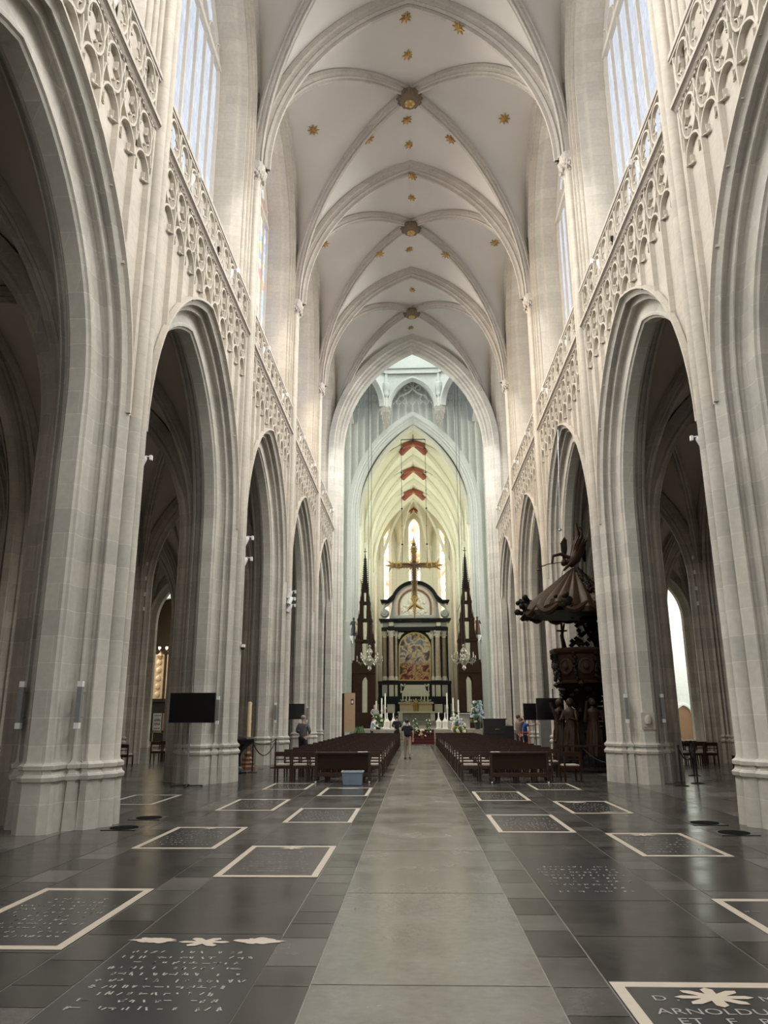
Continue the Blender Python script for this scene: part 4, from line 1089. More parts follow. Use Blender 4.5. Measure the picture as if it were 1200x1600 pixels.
m = MB(); m.bx(-1.8,1.8,.1,.5,6.55,6.9); m.bx(-1.9,1.9,.0,.5,2.95,3.2); m.tube([(.4,.0,8.2),(.9,.0,8.6),(1.3,.0,8.2),(.9,.0,7.8),(.6,0,8.1)],.16,8); O('cornice', m, OAKD, e, smooth=0)
BULB = emit('lit_lamp_bulb',(1,.85,.55),12)
for x, w in ((-.25,'left'),(.32,'right')):
    e2 = E('candle_bulb', (-19.75+x,59.6,6.95), label='small lit bulb before the gilded altarpiece, the %s one'%w, cat='lamp', group='lit bulbs before the altarpiece')
    m = MB(); m.sph((0,0,.08),.10,8); O('bulb', m, BULB, e2); m = MB(); m.cyl((0,0,-.1),.05,.1,8); m.tube([(0,0,-.08),(0,.5,-.2),(0,.95,-.3)],.02,6); O('bracket', m, GOLD, e2)
# small ledge notice items near the right end
e = E('hand_truck', (4.15,31.6,0), label='orange and red hand trolley standing beside the woman in blue', cat='trolley')
m = MB()
for x in (-.18,.18): m.tube([(x,0,.1),(x,.06,1.15)],.022,8)
for z in (.35,.7,1.1): m.tube([(-.18,.03,z),(.18,.03,z)],.016,6)
O('frame', m, plain('orange_red_paint',(.45,.09,.03),.5), e)
m = MB(); m.bx(-.2,.2,-.22,.02,.03,.05); O('toe_plate', m, STEEL, e, smooth=0)
for x in (-.22,.22):
    m = MB(); m.lathe([(.0,-.03),(.11,-.03),(.11,.03),(.0,.03)],(0,0,0),12,0,Matrix.Translation((x,.08,.11))@Matrix.Rotation(pi/2,4,'Y')); O('wheel', m, BLK, e)

e = E('panelled_cabinet', (6.0,35.0,0), label='grey panelled cabinet in the right arcade opening behind the two screens', cat='cabinet')
m = MB(); m.bx(-.7,.7,-.3,.3,0,2.05); m.bx(-.76,.76,-.36,.36,2.05,2.15); m.bx(-.74,.74,-.34,.34,0,.15); O('carcass', m, plain('grey_painted_panel',(.16,.165,.155),.5), e, smooth=0)
for x in (-.36,.36):
    m = MB(); m.bx(x-.3,x+.3,-.33,-.3,.25,1.95); m.bx(x-.22,x+.22,-.345,-.33,.4,1.1); m.bx(x-.22,x+.22,-.345,-.33,1.2,1.85); O('door', m, plain('grey_painted_door',(.20,.205,.19),.45), e, smooth=0)
# ------------------------------------------------------------------ pulpit
e = E('carved_pulpit', (5.42,26.3,0), label='huge dark carved oak pulpit with tent-like canopy under the right arcade', cat='pulpit')
rp = random.Random(21)
# steps and plinth
m = MB(); m.lathe([(1.36,0),(1.36,.16),(1.22,.16),(1.22,.32),(1.1,.32),(1.1,.48),(.0,.48)],(0,0,0),8); O('stepped_plinth', m, BLACKM, e, smooth=0)
# four supporting draped figures
def carved_figure(m, c, h, a, seed, arm=True):
    r = random.Random(seed); M = Matrix.Translation(c)@Matrix.Rotation(a,4,'Z')
    m.lathe([(.26*h/1.7,0),(.27*h/1.7,.12*h),(.20*h/1.7,.35*h),(.19*h/1.7,.52*h),(.15*h/1.7,.58*h),(.20*h/1.7,.74*h),(.19*h/1.7,.80*h),(.06*h/1.7,.85*h),(.06*h/1.7,.88*h)],(0,0,0),12,0,M)
    for q in range(7):
        t = q/7*2*pi; m.tube([tuple(M@Vector((.25*cos(t)*h/1.7,.25*sin(t)*h/1.7,.0))),tuple(M@Vector((.20*cos(t+.3)*h/1.7,.2*sin(t+.3)*h/1.7,.4*h))),tuple(M@Vector((.14*cos(t+.5)*h/1.7,.14*sin(t+.5)*h/1.7,.6*h)))],[.05*h/1.7,.04*h/1.7,.02*h/1.7],6)
    m.sph(tuple(M@Vector((0,-.02,.94*h))),(.10*h/1.7,.115*h/1.7,.13*h/1.7),10); m.sph(tuple(M@Vector((0,.03,.955*h))),(.115*h/1.7,.12*h/1.7,.125*h/1.7),8)
    for s in (-1,1):
        m.tube([tuple(M@Vector(p)) for p in ((s*.19*h/1.7,0,.79*h),(s*.30*h/1.7,-.1*h/1.7,.62*h),(s*(.10 if arm else .28)*h/1.7,-.28*h/1.7,.66*h if arm else .95*h))],[.065*h/1.7,.055*h/1.7,.04*h/1.7],8)
FIG = plain('lighter_carved_oak',(.030,.016,.009),.5,0,.4,9,.2)
for i, a in enumerate((pi*1.25,pi*1.55,pi*1.85,pi*.95)):
    m = MB(); carved_figure(m, (.78*cos(a),.78*sin(a),.48), 1.75, a+pi/2, 30+i, i%2 == 0); O('supporting_figure', m, FIG, e, smooth=60)
m = MB(); m.lathe([(.55,.48),(.48,.8),(.30,1.1),(.28,2.0),(.5,2.4),(.9,2.68)],(0,0,0),10)
for i in range(46):
    a = rp.uniform(0,2*pi); z = rp.uniform(2.0,2.72); r = .35+.75*(z-2.0); m.blob((r*cos(a),r*sin(a),z),(.13,.13,.12))
for i in range(30):
    a = rp.uniform(0,2*pi); z = rp.uniform(.5,1.9); m.blob((.42*cos(a),.42*sin(a),z),(.12,.12,.16))
O('tree_trunk_support', m, OAKD, e, smooth=30)
# drum
n = 8; m = MB(); pr = [(.62,2.70),(.84,2.74),(.86,2.80),(.74,2.84),(.80,3.0),(.86,3.3),(.90,3.66),(.98,3.72),(1.02,3.80),(1.02,3.86),(.9,3.88)]
m.lathe(pr,(0,0,0),n,0,Matrix.Rotation(pi/8,4,'Z'))
d_ = O('drum', m, OAK, e, smooth=20)
for i in range(n):
    a = i*pi/4; m = MB(); M = Matrix.Rotation(a,4,'Z')@Matrix.Translation((.80,0,3.28))@Matrix.Rotation(pi/2,4,'Y')
    m.lathe([(.24,.0),(.26,.05),(.20,.06),(.18,.03),(.0,.05)],(0,0,0),14,0,M); m.sph(tuple(M@Vector((0,0,.05))),(.11,.09,.14),8); O('medallion', m, FIG, d_)
for i in range(n):
    a = pi/8+i*pi/4; m = MB()
    for q in range(12):
        z = 2.88+.8*q/11; r = .84+.1*(z-2.9)/.8; m.sph((r*cos(a)+rp.uniform(-.03,.03),r*sin(a)+rp.uniform(-.03,.03),z),.075,6)
    O('carved_garland', m, OAKD, d_, smooth=60)
# tree carrying the canopy, with leaves
m = MB(); m.tube([(.75,.3,2.7),(.8,.3,3.8),(.6,.2,4.6),(.3,.1,5.4)],[.22,.20,.16,.10],8)
for p in (((.7,.25,4.0),(.25,-.1,4.5),(.05,-.2,4.9)),((.65,.2,4.3),(1.0,.1,4.9),(1.2,0,5.3)),((.6,.2,4.6),(.4,.4,5.0),(.0,.5,5.3)),((-.55,-.3,3.86),(-.62,-.3,4.3),(-.5,-.25,4.7))): m.tube(p,[.09,.06,.03],6)
for i in range(110):
    t = rp.random(); c = rp.choice(((.8,.3,4.1),(.3,-.1,4.5),(1.05,.1,4.9),(.3,.3,5.1),(-.05,-.3,4.0),(.55,.0,4.8))); m.blob((c[0]+rp.gauss(0,.2),c[1]+rp.gauss(0,.15),c[2]+rp.gauss(0,.18)),(.10,.08,.09))
O('leafy_tree', m, OAKD, e, smooth=0)
m = MB(); m.bx(-.66,-.60,-.46,-.40,3.88,4.72); m.bx(-.80,-.46,-.45,-.41,4.42,4.47); m.tube([(-.78,-.46,4.46),(-.63,-.48,4.40),(-.48,-.46,4.46)],.02,6); m.tube([(-.63,-.48,4.42),(-.62,-.49,4.2),(-.63,-.48,4.0)],[.035,.04,.02],6); m.sph((-.63,-.49,4.5),.035,7)
O('crucifix', m, OAKD, e, smooth=0)
# canopy: fluted tent with draped rim and carved clusters
cx, cy, cz = 0, -.05, 0; rows = []; nt_ = 96
for z, r, fl in ((6.62,.10,.0),(6.45,.30,.03),(6.1,.72,.06),(5.75,1.15,.08),(5.5,1.45,.09),(5.36,1.62,.09),(5.18,1.72,.10),(5.02,1.66,.06)):
    row = []
    for k in range(nt_):
        a = 2*pi*k/nt_; rr = r+fl*(abs(cos(12*a))*2-1); zz = z+(.10*cos(6*a)*(1 if z < 5.4 else 0)); row.append((cx+rr*cos(a), cy+rr*sin(a), zz))
    rows.append(row)
m = MB(); m.grid(rows,0,True); O('tent_canopy', m, plain('fluted_brown_oak',(.050,.032,.019),.5,0,.25,5,.2), e, smooth=30)
m = MB(); m.lathe([(1.66,5.0),(1.5,5.05),(.8,5.3),(.2,5.38)],(0,-.05,0),32); O('canopy_soffit', m, OAKD, e)
m = MB()
for k in range(12):
    a0 = 2*pi*k/12; P = [(1.70*cos(a0+q*pi/36), -.05+1.70*sin(a0+q*pi/36), 5.25-.26*sin(pi*q/6)) for q in range(7)]
    m.tube(P,[.05,.09,.12,.13,.12,.09,.05],8)
O('rim_swags', m, OAK, e)
for a, nb in ((pi*1.02,34),(pi*1.38,16),(pi*1.62,26),(pi*1.9,16),(pi*.7,12)):
    m = MB(); m.sph((1.66*cos(a),-.05+1.66*sin(a),5.26),(.22,.22,.2),8)
    for i in range(nb):
        m.sph((1.66*cos(a)+rp.gauss(0,.15), -.05+1.66*sin(a)+rp.gauss(0,.13), 5.28+rp.gauss(0,.15)), rp.uniform(.06,.12), 6)
    if nb == 34:
        for k in range(14): q = a+rp.gauss(0,.10); m.tube([(1.72*cos(q),1.72*sin(q),5.15),(1.78*cos(q)+rp.gauss(0,.08),1.78*sin(q),4.85)],[.06,.012],5)
    O('cherub_cluster', m, OAKD, e, smooth=60)
m = MB()
for i in range(90):
    t = i/90; a = pi*1.58+rp.gauss(0,.08); r = .22+1.27*t; m.sph((r*cos(a),-.05+r*sin(a)-.03,6.55-t*1.06), rp.uniform(.06,.10), 6)
O('carved_panel', m, OAKD, e, smooth=60)
# diving angel with trumpet
m = MB(); m.tube([(-.28,-.1,6.86),(-.12,-.1,6.80),(.05,-.05,6.95),(.16,0,7.25),(.20,0,7.6)],[.10,.17,.20,.21,.15],10)
m.sph((-.36,-.12,6.80),(.10,.10,.115),9); m.sph((-.33,-.10,6.87),(.10,.09,.09),8)
m.tube([(.2,0,7.6),(.22,.02,7.9),(.18,.02,8.25)],[.11,.08,.04],8); m.tube([(.2,0,7.5),(.34,.03,7.75),(.36,.05,8.0),(.30,.05,8.12)],[.11,.08,.05,.03],8)
m.tube([(-.05,-.1,6.95),(-.45,-.12,7.12),(-.72,-.14,7.05),(-.76,-.15,6.78)],[.07,.06,.055,.04],8); m.tube([(-.05,-.2,6.85),(-.3,-.3,6.62),(-.42,-.3,6.5)],[.07,.05,.035],8)
for i in range(16):
    a = i/16*2*pi; m.tube([(.12+.17*cos(a),.17*sin(a),7.05),(.22+.20*cos(a),.2*sin(a),7.4+.05*sin(5*a)),(.30+.24*cos(a+.4),.22*sin(a+.4),7.68+.1*cos(3*a))],[.05,.045,.015],5)
O('diving_angel', m, OAK, e, smooth=60)
for s, c in ((-1,(-.28,.16,7.2)),(1,(.42,.14,7.15))):
    m = MB()
    for q in range(7): m.tube([(c[0],c[1],c[2]-.25),(c[0]+s*.02*q-.09*s,c[1]+.04,c[2]+.15),(c[0]+s*(.035*q-.14),c[1]+.06,c[2]+.62-.055*abs(q-2))],[.05,.055,.015],6)
    O('wing', m, OAKD, e, smooth=60)
m = MB(); m.tube([(-.40,-.2,6.82),(-.9,-.25,6.75),(-1.25,-.28,6.63)],[.012,.016,.018],8); m.lathe([(.018,0),(.05,-.10),(.08,-.13)],(-1.25,-.28,6.66),10); O('trumpet', m, OAK, e)
m = MB(); m.tube([(-.45,-.3,6.5),(-.5,-.32,6.25),(-.55,-.34,6.02)],.012,6)
for i in range(7): m.sph((-.56+rp.gauss(0,.05),-.34,5.98+rp.gauss(0,.06)),.05,6)
O('tassel', m, OAKD, e)
# stair on the far side
m = MB()
for i in range(14): m.bx(.6+.08*i*0,1.45,.5+.22*i,.75+.22*i,0.48+2.2*(1-i/13)-.12,.48+2.2*(1-i/13))
for i in range(15): m.tube([(.7,.5+.2*i,.3+2.35*(1-i/14)),(.7,.5+.2*i,1.15+2.35*(1-i/14))],.03,6)
m.tube([(.7,.45,3.5),(.7,3.4,1.15)],.05,8); O('stair', m, OAKD, e, smooth=0)
# cable up to the gallery
p0 = Vector((5.02,26.25,8.0)); p1 = Vector((5.22,26.4,11.9))
m = MB(); m.tube([p0,p1],.012,6); m.lathe([(.0,-.06),(.06,-.03),(.06,.03),(.0,.06)],tuple(p0),8); m.box(tuple(p1),(.12,.08,.16)); O('hanging_cable', m, STEEL, None, label='thin cable from the gallery wall down to the pulpit angel', cat='cable')
# low railing round the pulpit
e = E('altar_rail', (5.05,24.6,0), label='low dark wooden rail with balusters in front of the pulpit', cat='railing')
m = MB(); m.bx(-.9,1.0,-.04,.04,.78,.84); m.bx(-.9,1.0,-.04,.04,.1,.16); O('handrail', m, OAK, e, smooth=0)
bl = MB(); bl.lathe([(.03,.16),(.02,.24),(.045,.4),(.02,.6),(.03,.78)],(0,0,0),8)
b0 = None
for i in range(11):
    if b0 is None: b0 = O('baluster', bl, OAKD, e, (-.85+.18*i,0,0))
    else: dup(b0, (-.85+.18*i,0,0))
for x in (-.9,1.0):
    m = MB(); m.box((x,0,.45),(.09,.09,.9)); m.sph((x,0,.95),.055,8); O('newel_post', m, OAK, e, smooth=0)
rope('barrier_rope',(4.9,24.3,.75),(6.0,23.6,.55),.28,'pale rope sagging in front of the pulpit rail',.012)
# ------------------------------------------------------------------ chancel
def PX(x, y, Y):
    r = ray(x, y); t = Y/r.y; return CAMX+r.x*t, H0+r.z*t
st = MB()
for i in range(5): st.bx(-4.6,4.6,52.6+.35*i,66,.18*i,.18*(i+1))
st.bx(-4.8,4.8,66,96,0,.95)
for i in range(3): st.bx(-4.3,4.3,79.5+.4*i,95,.95+.15*i,.95+.15*(i+1))
O('floor', st, plain('chancel_step_marble',(.30,.28,.24),.35,0,.25,2), kind='structure', smooth=0)
cpt = MB()
for i in range(5): cpt.bx(-.75,1.1,52.58+.35*i,52.95+.35*i,.18*(i+1),.18*(i+1)+.01); cpt.bx(-.75,1.1,52.585+.35*i,52.6+.35*i,.18*i,.18*(i+1)+.01)
O('stair_carpet', cpt, plain('dark_red_carpet',(.075,.012,.012),.95,0,.2,20), label='dark red carpet running up the chancel steps', cat='carpet', smooth=0)
# ------------------------------------------------------------------ high altar
AY = 86.0
e = E('high_altar', (0,AY,1.25), label='towering black and white marble high altar with arched painting', cat='altar')
def lx(x, y): X, Z = PX(x, y, AY); return X, Z-1.25
def rect(m, x0, x1, y0, y1, d0, d1, mi=0):
    X0, Z0 = lx(x0, y1); X1, Z1 = lx(x1, y0); m.bx(X0, X1, d0, d1, Z0, Z1, mi)
def mir(x): return 1296.4-x
m = MB(); rect(m,597,699.5,979,1064,.55,1.3); rect(m,591,705,1063.5,1090,.25,1.3); rect(m,592,704,1088,1128,.05,1.3); rect(m,590.5,705.5,1064,1069,.1,.6); rect(m,590.5,705.5,1089,1100,-.1,.6)
m.v = [(x,y,max(0,z)) for x,y,z in m.v]
O('black_marble_body', m, BLACKM, e, smooth=0)
for q in (0,1):
    for a, b, y0, y1, d0, d1, mt, nm in ((608,615,1070,1088,.16,.3,WHITEM,'white_panel'),(617.2,621,1070,1088,.16,.3,WHITEM,'white_panel'),(605,617,1100,1114,-.04,.1,WHITEM,'white_panel'),(597,605,1070,1088,.16,.3,GREYM,'grey_panel'),(596,602,1101,1115,-.02,.1,GREYM,'grey_panel')):
        x0, x1 = (a,b) if not q else (mir(b),mir(a)); m = MB(); rect(m,x0,x1,y0,y1,d0,d1); O(nm, m, mt, e, smooth=0)
P = [lx(634,1070),lx(664,1070),lx(665,1077),lx(671,1084),lx(671,1088),lx(628,1088),lx(628,1084),lx(633,1077)]
m = MB(); m.prism(P,-.05,.3); O('flared_white_panel', m, WHITEM, e, smooth=0)
for q in (0,1):
    m = MB(); f = (lambda x: x) if not q else mir
    m.tube([(lx(f(x),y)[0],.1,lx(f(x),y)[1]) for x, y in ((626,1069),(630,1072),(632,1069),(633,1074),(631,1080),(626,1082))],.09,8); m.tube([(lx(f(x),y)[0],.1,lx(f(x),y)[1]) for x, y in ((626,1070),(627,1076),(626,1081))],.06,6); O('white_scroll', m, WHITEM, e)
# columns
def colm(xc, r, mat, dy):
    X, zb = lx(xc,1063); _, zt = lx(xc,985)
    m = MB(); m.lathe([(r,zb+.45),(r*1.02,zb+1.6),(r*.86,zt-.75)],(X,dy,0),16); c = O('column', m, mat, e)
    m = MB(); m.lathe([(r*1.35,zb),(r*1.35,zb+.18),(r*1.2,zb+.2),(r*1.22,zb+.3),(r*1.05,zb+.34),(r*1.08,zb+.42),(r,zb+.46)],(X,dy,0),16); O('column_base', m, WHITEM, c)
    m = MB(); m.lathe([(r*.88,zt-.76),(r*.95,zt-.7),(r*.9,zt-.66),(r*1.25,zt-.15)],(X,dy,0),12); m.box((X,dy,zt-.08),(r*2.7,r*2.7,.14))
    for i in range(16): a = i*pi/8; m.blob((X+r*1.1*cos(a),dy+r*1.1*sin(a),zt-.5+.25*(i%2)),(.09,.09,.12))
    O('column_capital', m, WHITEM, c, smooth=40)
for q in (0,1):
    f = (lambda x: x) if not q else mir
    colm(f(601.2),.25,plain('brown_veined_marble',(.32,.25,.19),.3,0,.3,4),.55); colm(f(611.3),.29,PINKM,.15); colm(f(619.2),.17,plain('grey_green_marble',(.42,.41,.36),.3,0,.2,4),.45)
m = MB(); rect(m,596,700,979.5,986,.0,1.2); rect(m,606.5,616,978.5,986,-.25,.3); rect(m,mir(616),mir(606.5),978.5,986,-.25,.3); O('architrave', m, BLACKM, e, smooth=0)
m = MB(); rect(m,598,698,972.5,979.6,.1,1.2); O('grey_frieze', m, GREYM, e, smooth=0)
m = MB(); rect(m,608,614.5,972.5,979.6,-.18,.3); rect(m,mir(614.5),mir(608),972.5,979.6,-.18,.3); O('white_blocks', m, WHITEM, e, smooth=0)
m = MB(); rect(m,592,704.5,966.3,969.5,-.45,1.2); rect(m,594,702.5,969.4,972.6,-.2,1.2)
for i in range(30): rect(m,596+i*3.55,597.7+i*3.55,969.5,971.6,-.38,.0)
O('dentil_cornice', m, BLACKM, e, smooth=0)
# painting
def arch_px(x0, x1, y0, ytop, n=16):
    cx = (x0+x1)/2; r = (x1-x0)/2; return [(x0,y0)]+[(cx-r*cos(pi*i/n), ytop+r-r*sin(pi*i/n)) for i in range(n+1)]+[(x1,y0)]
pm, nt, b = new_mat('baroque_figure_painting')
tc = N(nt,'ShaderNodeTexCoord'); n1 = N(nt,'ShaderNodeTexNoise',Scale=1.3,Detail=6.0,Distortion=.5); nt.links.new(tc.outputs['Object'],n1.inputs['Vector'])
vo_ = N(nt,'ShaderNodeTexNoise',Scale=1.6,Detail=6.0,Distortion=.5); nt.links.new(tc.outputs['Object'],vo_.inputs['Vector'])
base = ramp(nt,n1.outputs[0],[(.30,(.03,.025,.02)),(.40,(.12,.11,.13)),(.47,(.50,.36,.22)),(.53,(.66,.52,.34)),(.60,(.22,.25,.30)),(.70,(.10,.06,.04))])
sp = N(nt,'ShaderNodeSeparateXYZ'); nt.links.new(tc.outputs['Generated'],sp.inputs[0])
low = ramp(nt,vo_.outputs[0],[(.35,(.03,.015,.01)),(.44,(.32,.05,.03)),(.50,(.55,.38,.24)),(.56,(.42,.24,.06)),(.66,(.05,.03,.02))])
nt.links.new(mixc(nt,ramp(nt,sp.outputs[2],[(.28,1.0),(.42,0.0)]),base,low),b.inputs['Base Color']); b.inputs['Roughness'].default_value = .45
P = [lx(*p) for p in arch_px(624.5,671.8,1062,989)]; m = MB(); m.prism(P,.34,.40); pa = O('painting', m, pm, e, smooth=0)
outer = [lx(*p) for p in arch_px(622.8,673.4,1063.5,987.3)]; innr = [lx(*p) for p in arch_px(624.6,671.6,1061.8,989.1)]
m = MB(); n = len(outer); rows = [[(p[0],d,p[1]) for p in Q] for Q, d in ((outer,.45),(outer,.26),(innr,.26),(innr,.4))]; m.grid(rows,0,True); O('gilt_frame', m, plain('bright_gilding',(.62,.44,.18),.4,.5,.15,6), pa, smooth=0)
for q in (0,1):
    m = MB(); f = (lambda x: x) if not q else mir
    m.tube([(lx(f(x),y)[0],.4,lx(f(x),y)[1]) for x, y in ((623,998),(624,993),(626,990),(631,988))],[.08,.2,.2,.05],8); m.sph((lx(f(625),989)[0],.33,lx(f(625),989)[1]),.14,8); m.tube([(lx(f(x),y)[0],.4,lx(f(x),y)[1]) for x, y in ((625,991),(621,988))],[.12,.03],6); O('white_angel', m, WHITEM, e)
# arched pediment
cx, cyp = 648.2, 946
def ringp(r, sx=1.0): return [(cx-r*cos(pi*i/24)*sx, cyp-r*sin(pi*i/24)) for i in range(25)]
def ring(name, r0, r1, d0, d1, mat, ext=0):
    m = MB(); A = [lx(*p) for p in ringp(r0)]; Bq = [lx(*p) for p in ringp(r1)]
    if ext: A = [lx(cx-r0,cyp+ext)]+A+[lx(cx+r0,cyp+ext)]; Bq = [lx(cx-r1,cyp+ext)]+Bq+[lx(cx+r1,cyp+ext)]
    m.grid([[(p[0],d,p[1]) for p in Q] for Q, d in ((A,d1),(A,d0),(Bq,d0),(Bq,d1))])
    return O(name, m, mat, e, smooth=30)
m = MB(); P = [lx(*p) for p in [(cx-40,966.5)]+ringp(36)+[(cx+40,966.5)]]; m.prism(P,.5,1.1); O('attic_wall', m, GREYM, e, smooth=0)
m = MB(); A = [lx(*p) for p in [(594,937.5),(605,937.5),(609,934)]+[(cx-38.5*cos(a), cyp-38.5*sin(a)) for a in [radians(25+130*i/20) for i in range(21)]]+[(687.4,934),(691.4,937.5),(702.4,937.5)]]; Bq = [lx(*p) for p in [(596,943),(607,943),(612,939)]+[(cx-33.5*cos(a), cyp-33.5*sin(a)) for a in [radians(22+136*i/20) for i in range(21)]]+[(684.4,939),(689.4,943),(700.4,943)]]
m.grid([[(p[0],d,p[1]) for p in Q] for Q, d in ((A,1.0),(A,-.3),(Bq,-.1),(Bq,1.0))]); m.add([(p[0],-.3,p[1]) for p in (A[0],)]+[(A[0][0],1,A[0][1]),(Bq[0][0],1,Bq[0][1]),(Bq[0][0],-.1,Bq[0][1])],[(0,1,2,3)]); O('arched_cornice', m, BLACKM, e, smooth=30)
ring('grey_arch_ring',33.6,30.5,.2,.6,GREYM,20); ring('pink_arch_ring',30.6,26.5,.1,.5,PINKM,20); ring('brown_arch_ring',26.6,23.6,.25,.5,plain('brown_marble',(.20,.13,.10),.35,0,.3,4),20)
m = MB(); P = [lx(*p) for p in [(cx-23.7,964)]+ringp(23.7)+[(cx+23.7,964)]]; m.prism(P,.36,.6); rr_ = random.Random(4)
for i in range(46):
    a = rr_.uniform(0,pi); r = 22*sqrt(rr_.random()); X, Z = lx(cx+r*cos(a), cyp+12-r*sin(a)*1.35*.9); m.sph((X,.34,Z),(rr_.uniform(.1,.24),.12,rr_.uniform(.12,.34)),7)
O('white_relief', m, WHITEM, e)
m = MB(); rect(m,618,678,961,966.5,-.1,.6); rect(m,626,670,963,966.5,-.3,.6); O('attic_base', m, GREYM, e, smooth=0)
for q in (0,1):
    f = (lambda x: x) if not q else mir
    X, Z = lx(f(601),958); m = MB(); P = [(X+.42*(1-i/30)*cos(i*.42),.4,Z+.42*(1-i/30)*sin(i*.42)) for i in range(31)]
    m.tube(P,.12,7); m.tube([(lx(f(x),y)[0],.4,lx(f(x),y)[1]) for x, y in ((598,955),(600,948),(605,944),(608,940))],[.12,.16,.2,.2],7); m.lathe([(.0,.0),(.5,.0),(.5,.2),(.0,.2)],(0,0,0),16,0,Matrix.Translation((X,.6,Z))@Matrix.Rotation(-pi/2,4,'X')); O('volute', m, GREYM, e)
# altar table, tabernacle, candles on it
X0, Z0 = lx(623,1128); X1, Z1 = lx(679,1112)
m = MB(); m.bx(X0,X1,-1.4,0,0,Z1-.12); O('altar_table', m, plain('mottled_grey_altar_stone',(.26,.23,.21),.5,0,.45,7), e, smooth=0)
m = MB(); m.bx(X0-.1,X1+.1,-1.55,.05,Z1-.12,Z1+.02); m.bx(X0,X0+.45,-1.47,-1.3,0,Z1); m.bx(X1-.45,X1,-1.47,-1.3,0,Z1); O('mensa_slab', m, WHITEM, e, smooth=0)
Xa, Za = lx(625,1112); Xb, Zb = lx(675,1097)
m = MB(); m.bx(Xa,Xb,-1.0,-.2,Za,Zb-.2); m.bx(Xa-.15,Xb+.15,-1.1,-.1,Zb-.2,Zb); O('gilt_predella', m, plain('pale_gilt_wood',(.55,.45,.30),.45,.0,.25,5), e, smooth=0)
m = MB(); m.lathe([(.28,Za),(.30,Za+.7),(.22,Za+1.0),(.1,Za+1.25),(.0,Za+1.4)],((Xa+Xb)/2,-1.05,0),8); O('tabernacle', m, GOLD, e, smooth=20)
ci = 0; wc0 = None
for i, x in enumerate((629.5,635,640,658.5,663.5,668.5)):
    X, Z = PX(x,1098,AY-.6); lab = 'slim white candle on the high altar, %s from its left end'%ORD[i]
    if wc0 is None:
        wc0 = E('altar_candle', (X,AY-.6,Z), label=lab, cat='candle', group='candles on the high altar')
        m = MB(); m.cyl((0,0,.12),.055,.95,8); O('wax_shaft', m, WAXW, wc0); m = MB(); m.lathe([(.13,0),(.13,.03),(.04,.06),(.05,.12)],(0,0,0),10); O('candle_stick', m, GOLD, wc0)
    else: dup(wc0,(X,AY-.6,Z),0,lab)
def bouquet(m, c, r, h, n, seed, cols):
    q = random.Random(seed)
    for i in range(n):
        a = q.uniform(0,2*pi); t = q.random(); rr = r*(.3+.7*sqrt(q.random())); z = c[2]+h*t
        m.sph((c[0]+rr*cos(a),c[1]+rr*sin(a)*.7,z),r*q.uniform(.10,.2),6,q.choice(cols))
f0 = 0
for i, x in enumerate((630,640.5,649,658,669)):
    X, Z = PX(x,1098,AY-1.0); m = MB(); bouquet(m,(0,0,.05),.30,.28,26,i,(0,0,1)); O('altar_flowers', m, [FLOWW,GREEN], None, (X,AY-1.0,Z), label='small white posy on the high altar, %s from the left'%ORD[i], cat='flowers', group='posies on the high altar')
# ------------------------------------------------------------------ choir stall towers
s0 = None
for s, sn in SIDES:
    loc = (s*4.12, 62.3, .9)
    lab = 'tall dark openwork spire of the %s choir stalls'%sn
    if s0 is not None: dup(s0, loc, pi, lab); continue
    s0 = E('choir_stall_spire', loc, label=lab, cat='choir stall', group='choir stall spires')
    m = MB(); m.bx(-.95,.95,-.9,.9,0,1.2); m.bx(-.95,-.26,-.8,.8,1.2,4.2); m.bx(.24,.85,-.8,.8,1.2,4.2); m.prism([(-.26,4.2),(-.26,3.6),(-.15,3.85),(0,4.0),(.15,3.85),(.26,3.6),(.26,4.2)],-.8,.8); m.bx(-.95,.85,-.85,.85,4.2,5.2)
    for i in range(9): m.bx(-1.0,-.9,-.8+.18*i,-.7+.18*i,1.2,5.0)
    O('stall_base', m, OAK, s0, smooth=0)
    m = MB()
    for z0, z1, w in ((5.2,6.9,.80),(6.9,8.6,.60),(8.6,10.0,.44),(10.0,11.0,.31)):
        for sx in (-1,1):
            for sy in (-1,1): m.box((sx*w*.64,sy*w*.64,(z0+z1)/2),(w*.72,w*.72,z1-z0),taper=.80); m.lathe([(w*.16,0),(w*.10,.3),(.0,1.0)],(sx*w*.80,sy*w*.80,z1-.3),6)
        m.bx(-w,w,-w,w,z1-.24,z1-.06)
    O('openwork_stage', m, OAK, s0, smooth=0)
    m = MB(); m.lathe([(.30,10.9),(.20,11.6),(.11,12.8),(.04,13.9),(.0,14.1)],(0,0,0),8)
    for i in range(16):
        z = 11.0+2.7*i/16; r = .27*(14.2-z)/3.2+.03
        for a in range(4): m.blob((r*cos(a*pi/2),r*sin(a*pi/2),z),(.06,.06,.06))
    m.cyl((0,0,13.9),.025,.5,6); m.bx(-.14,.14,-.02,.02,14.15,14.2); m.sph((0,0,14.4),.05,6); O('spire', m, OAKD, s0, smooth=0)
    m = MB(); m.bx(.85,1.35,-1.6,.7,0,1.0)
    for i in range(9): m.sph((1.0+.22*(i%2),-1.5+.25*i,1.08),.13,6)
    O('stall_front', m, OAKD, s0, smooth=0)
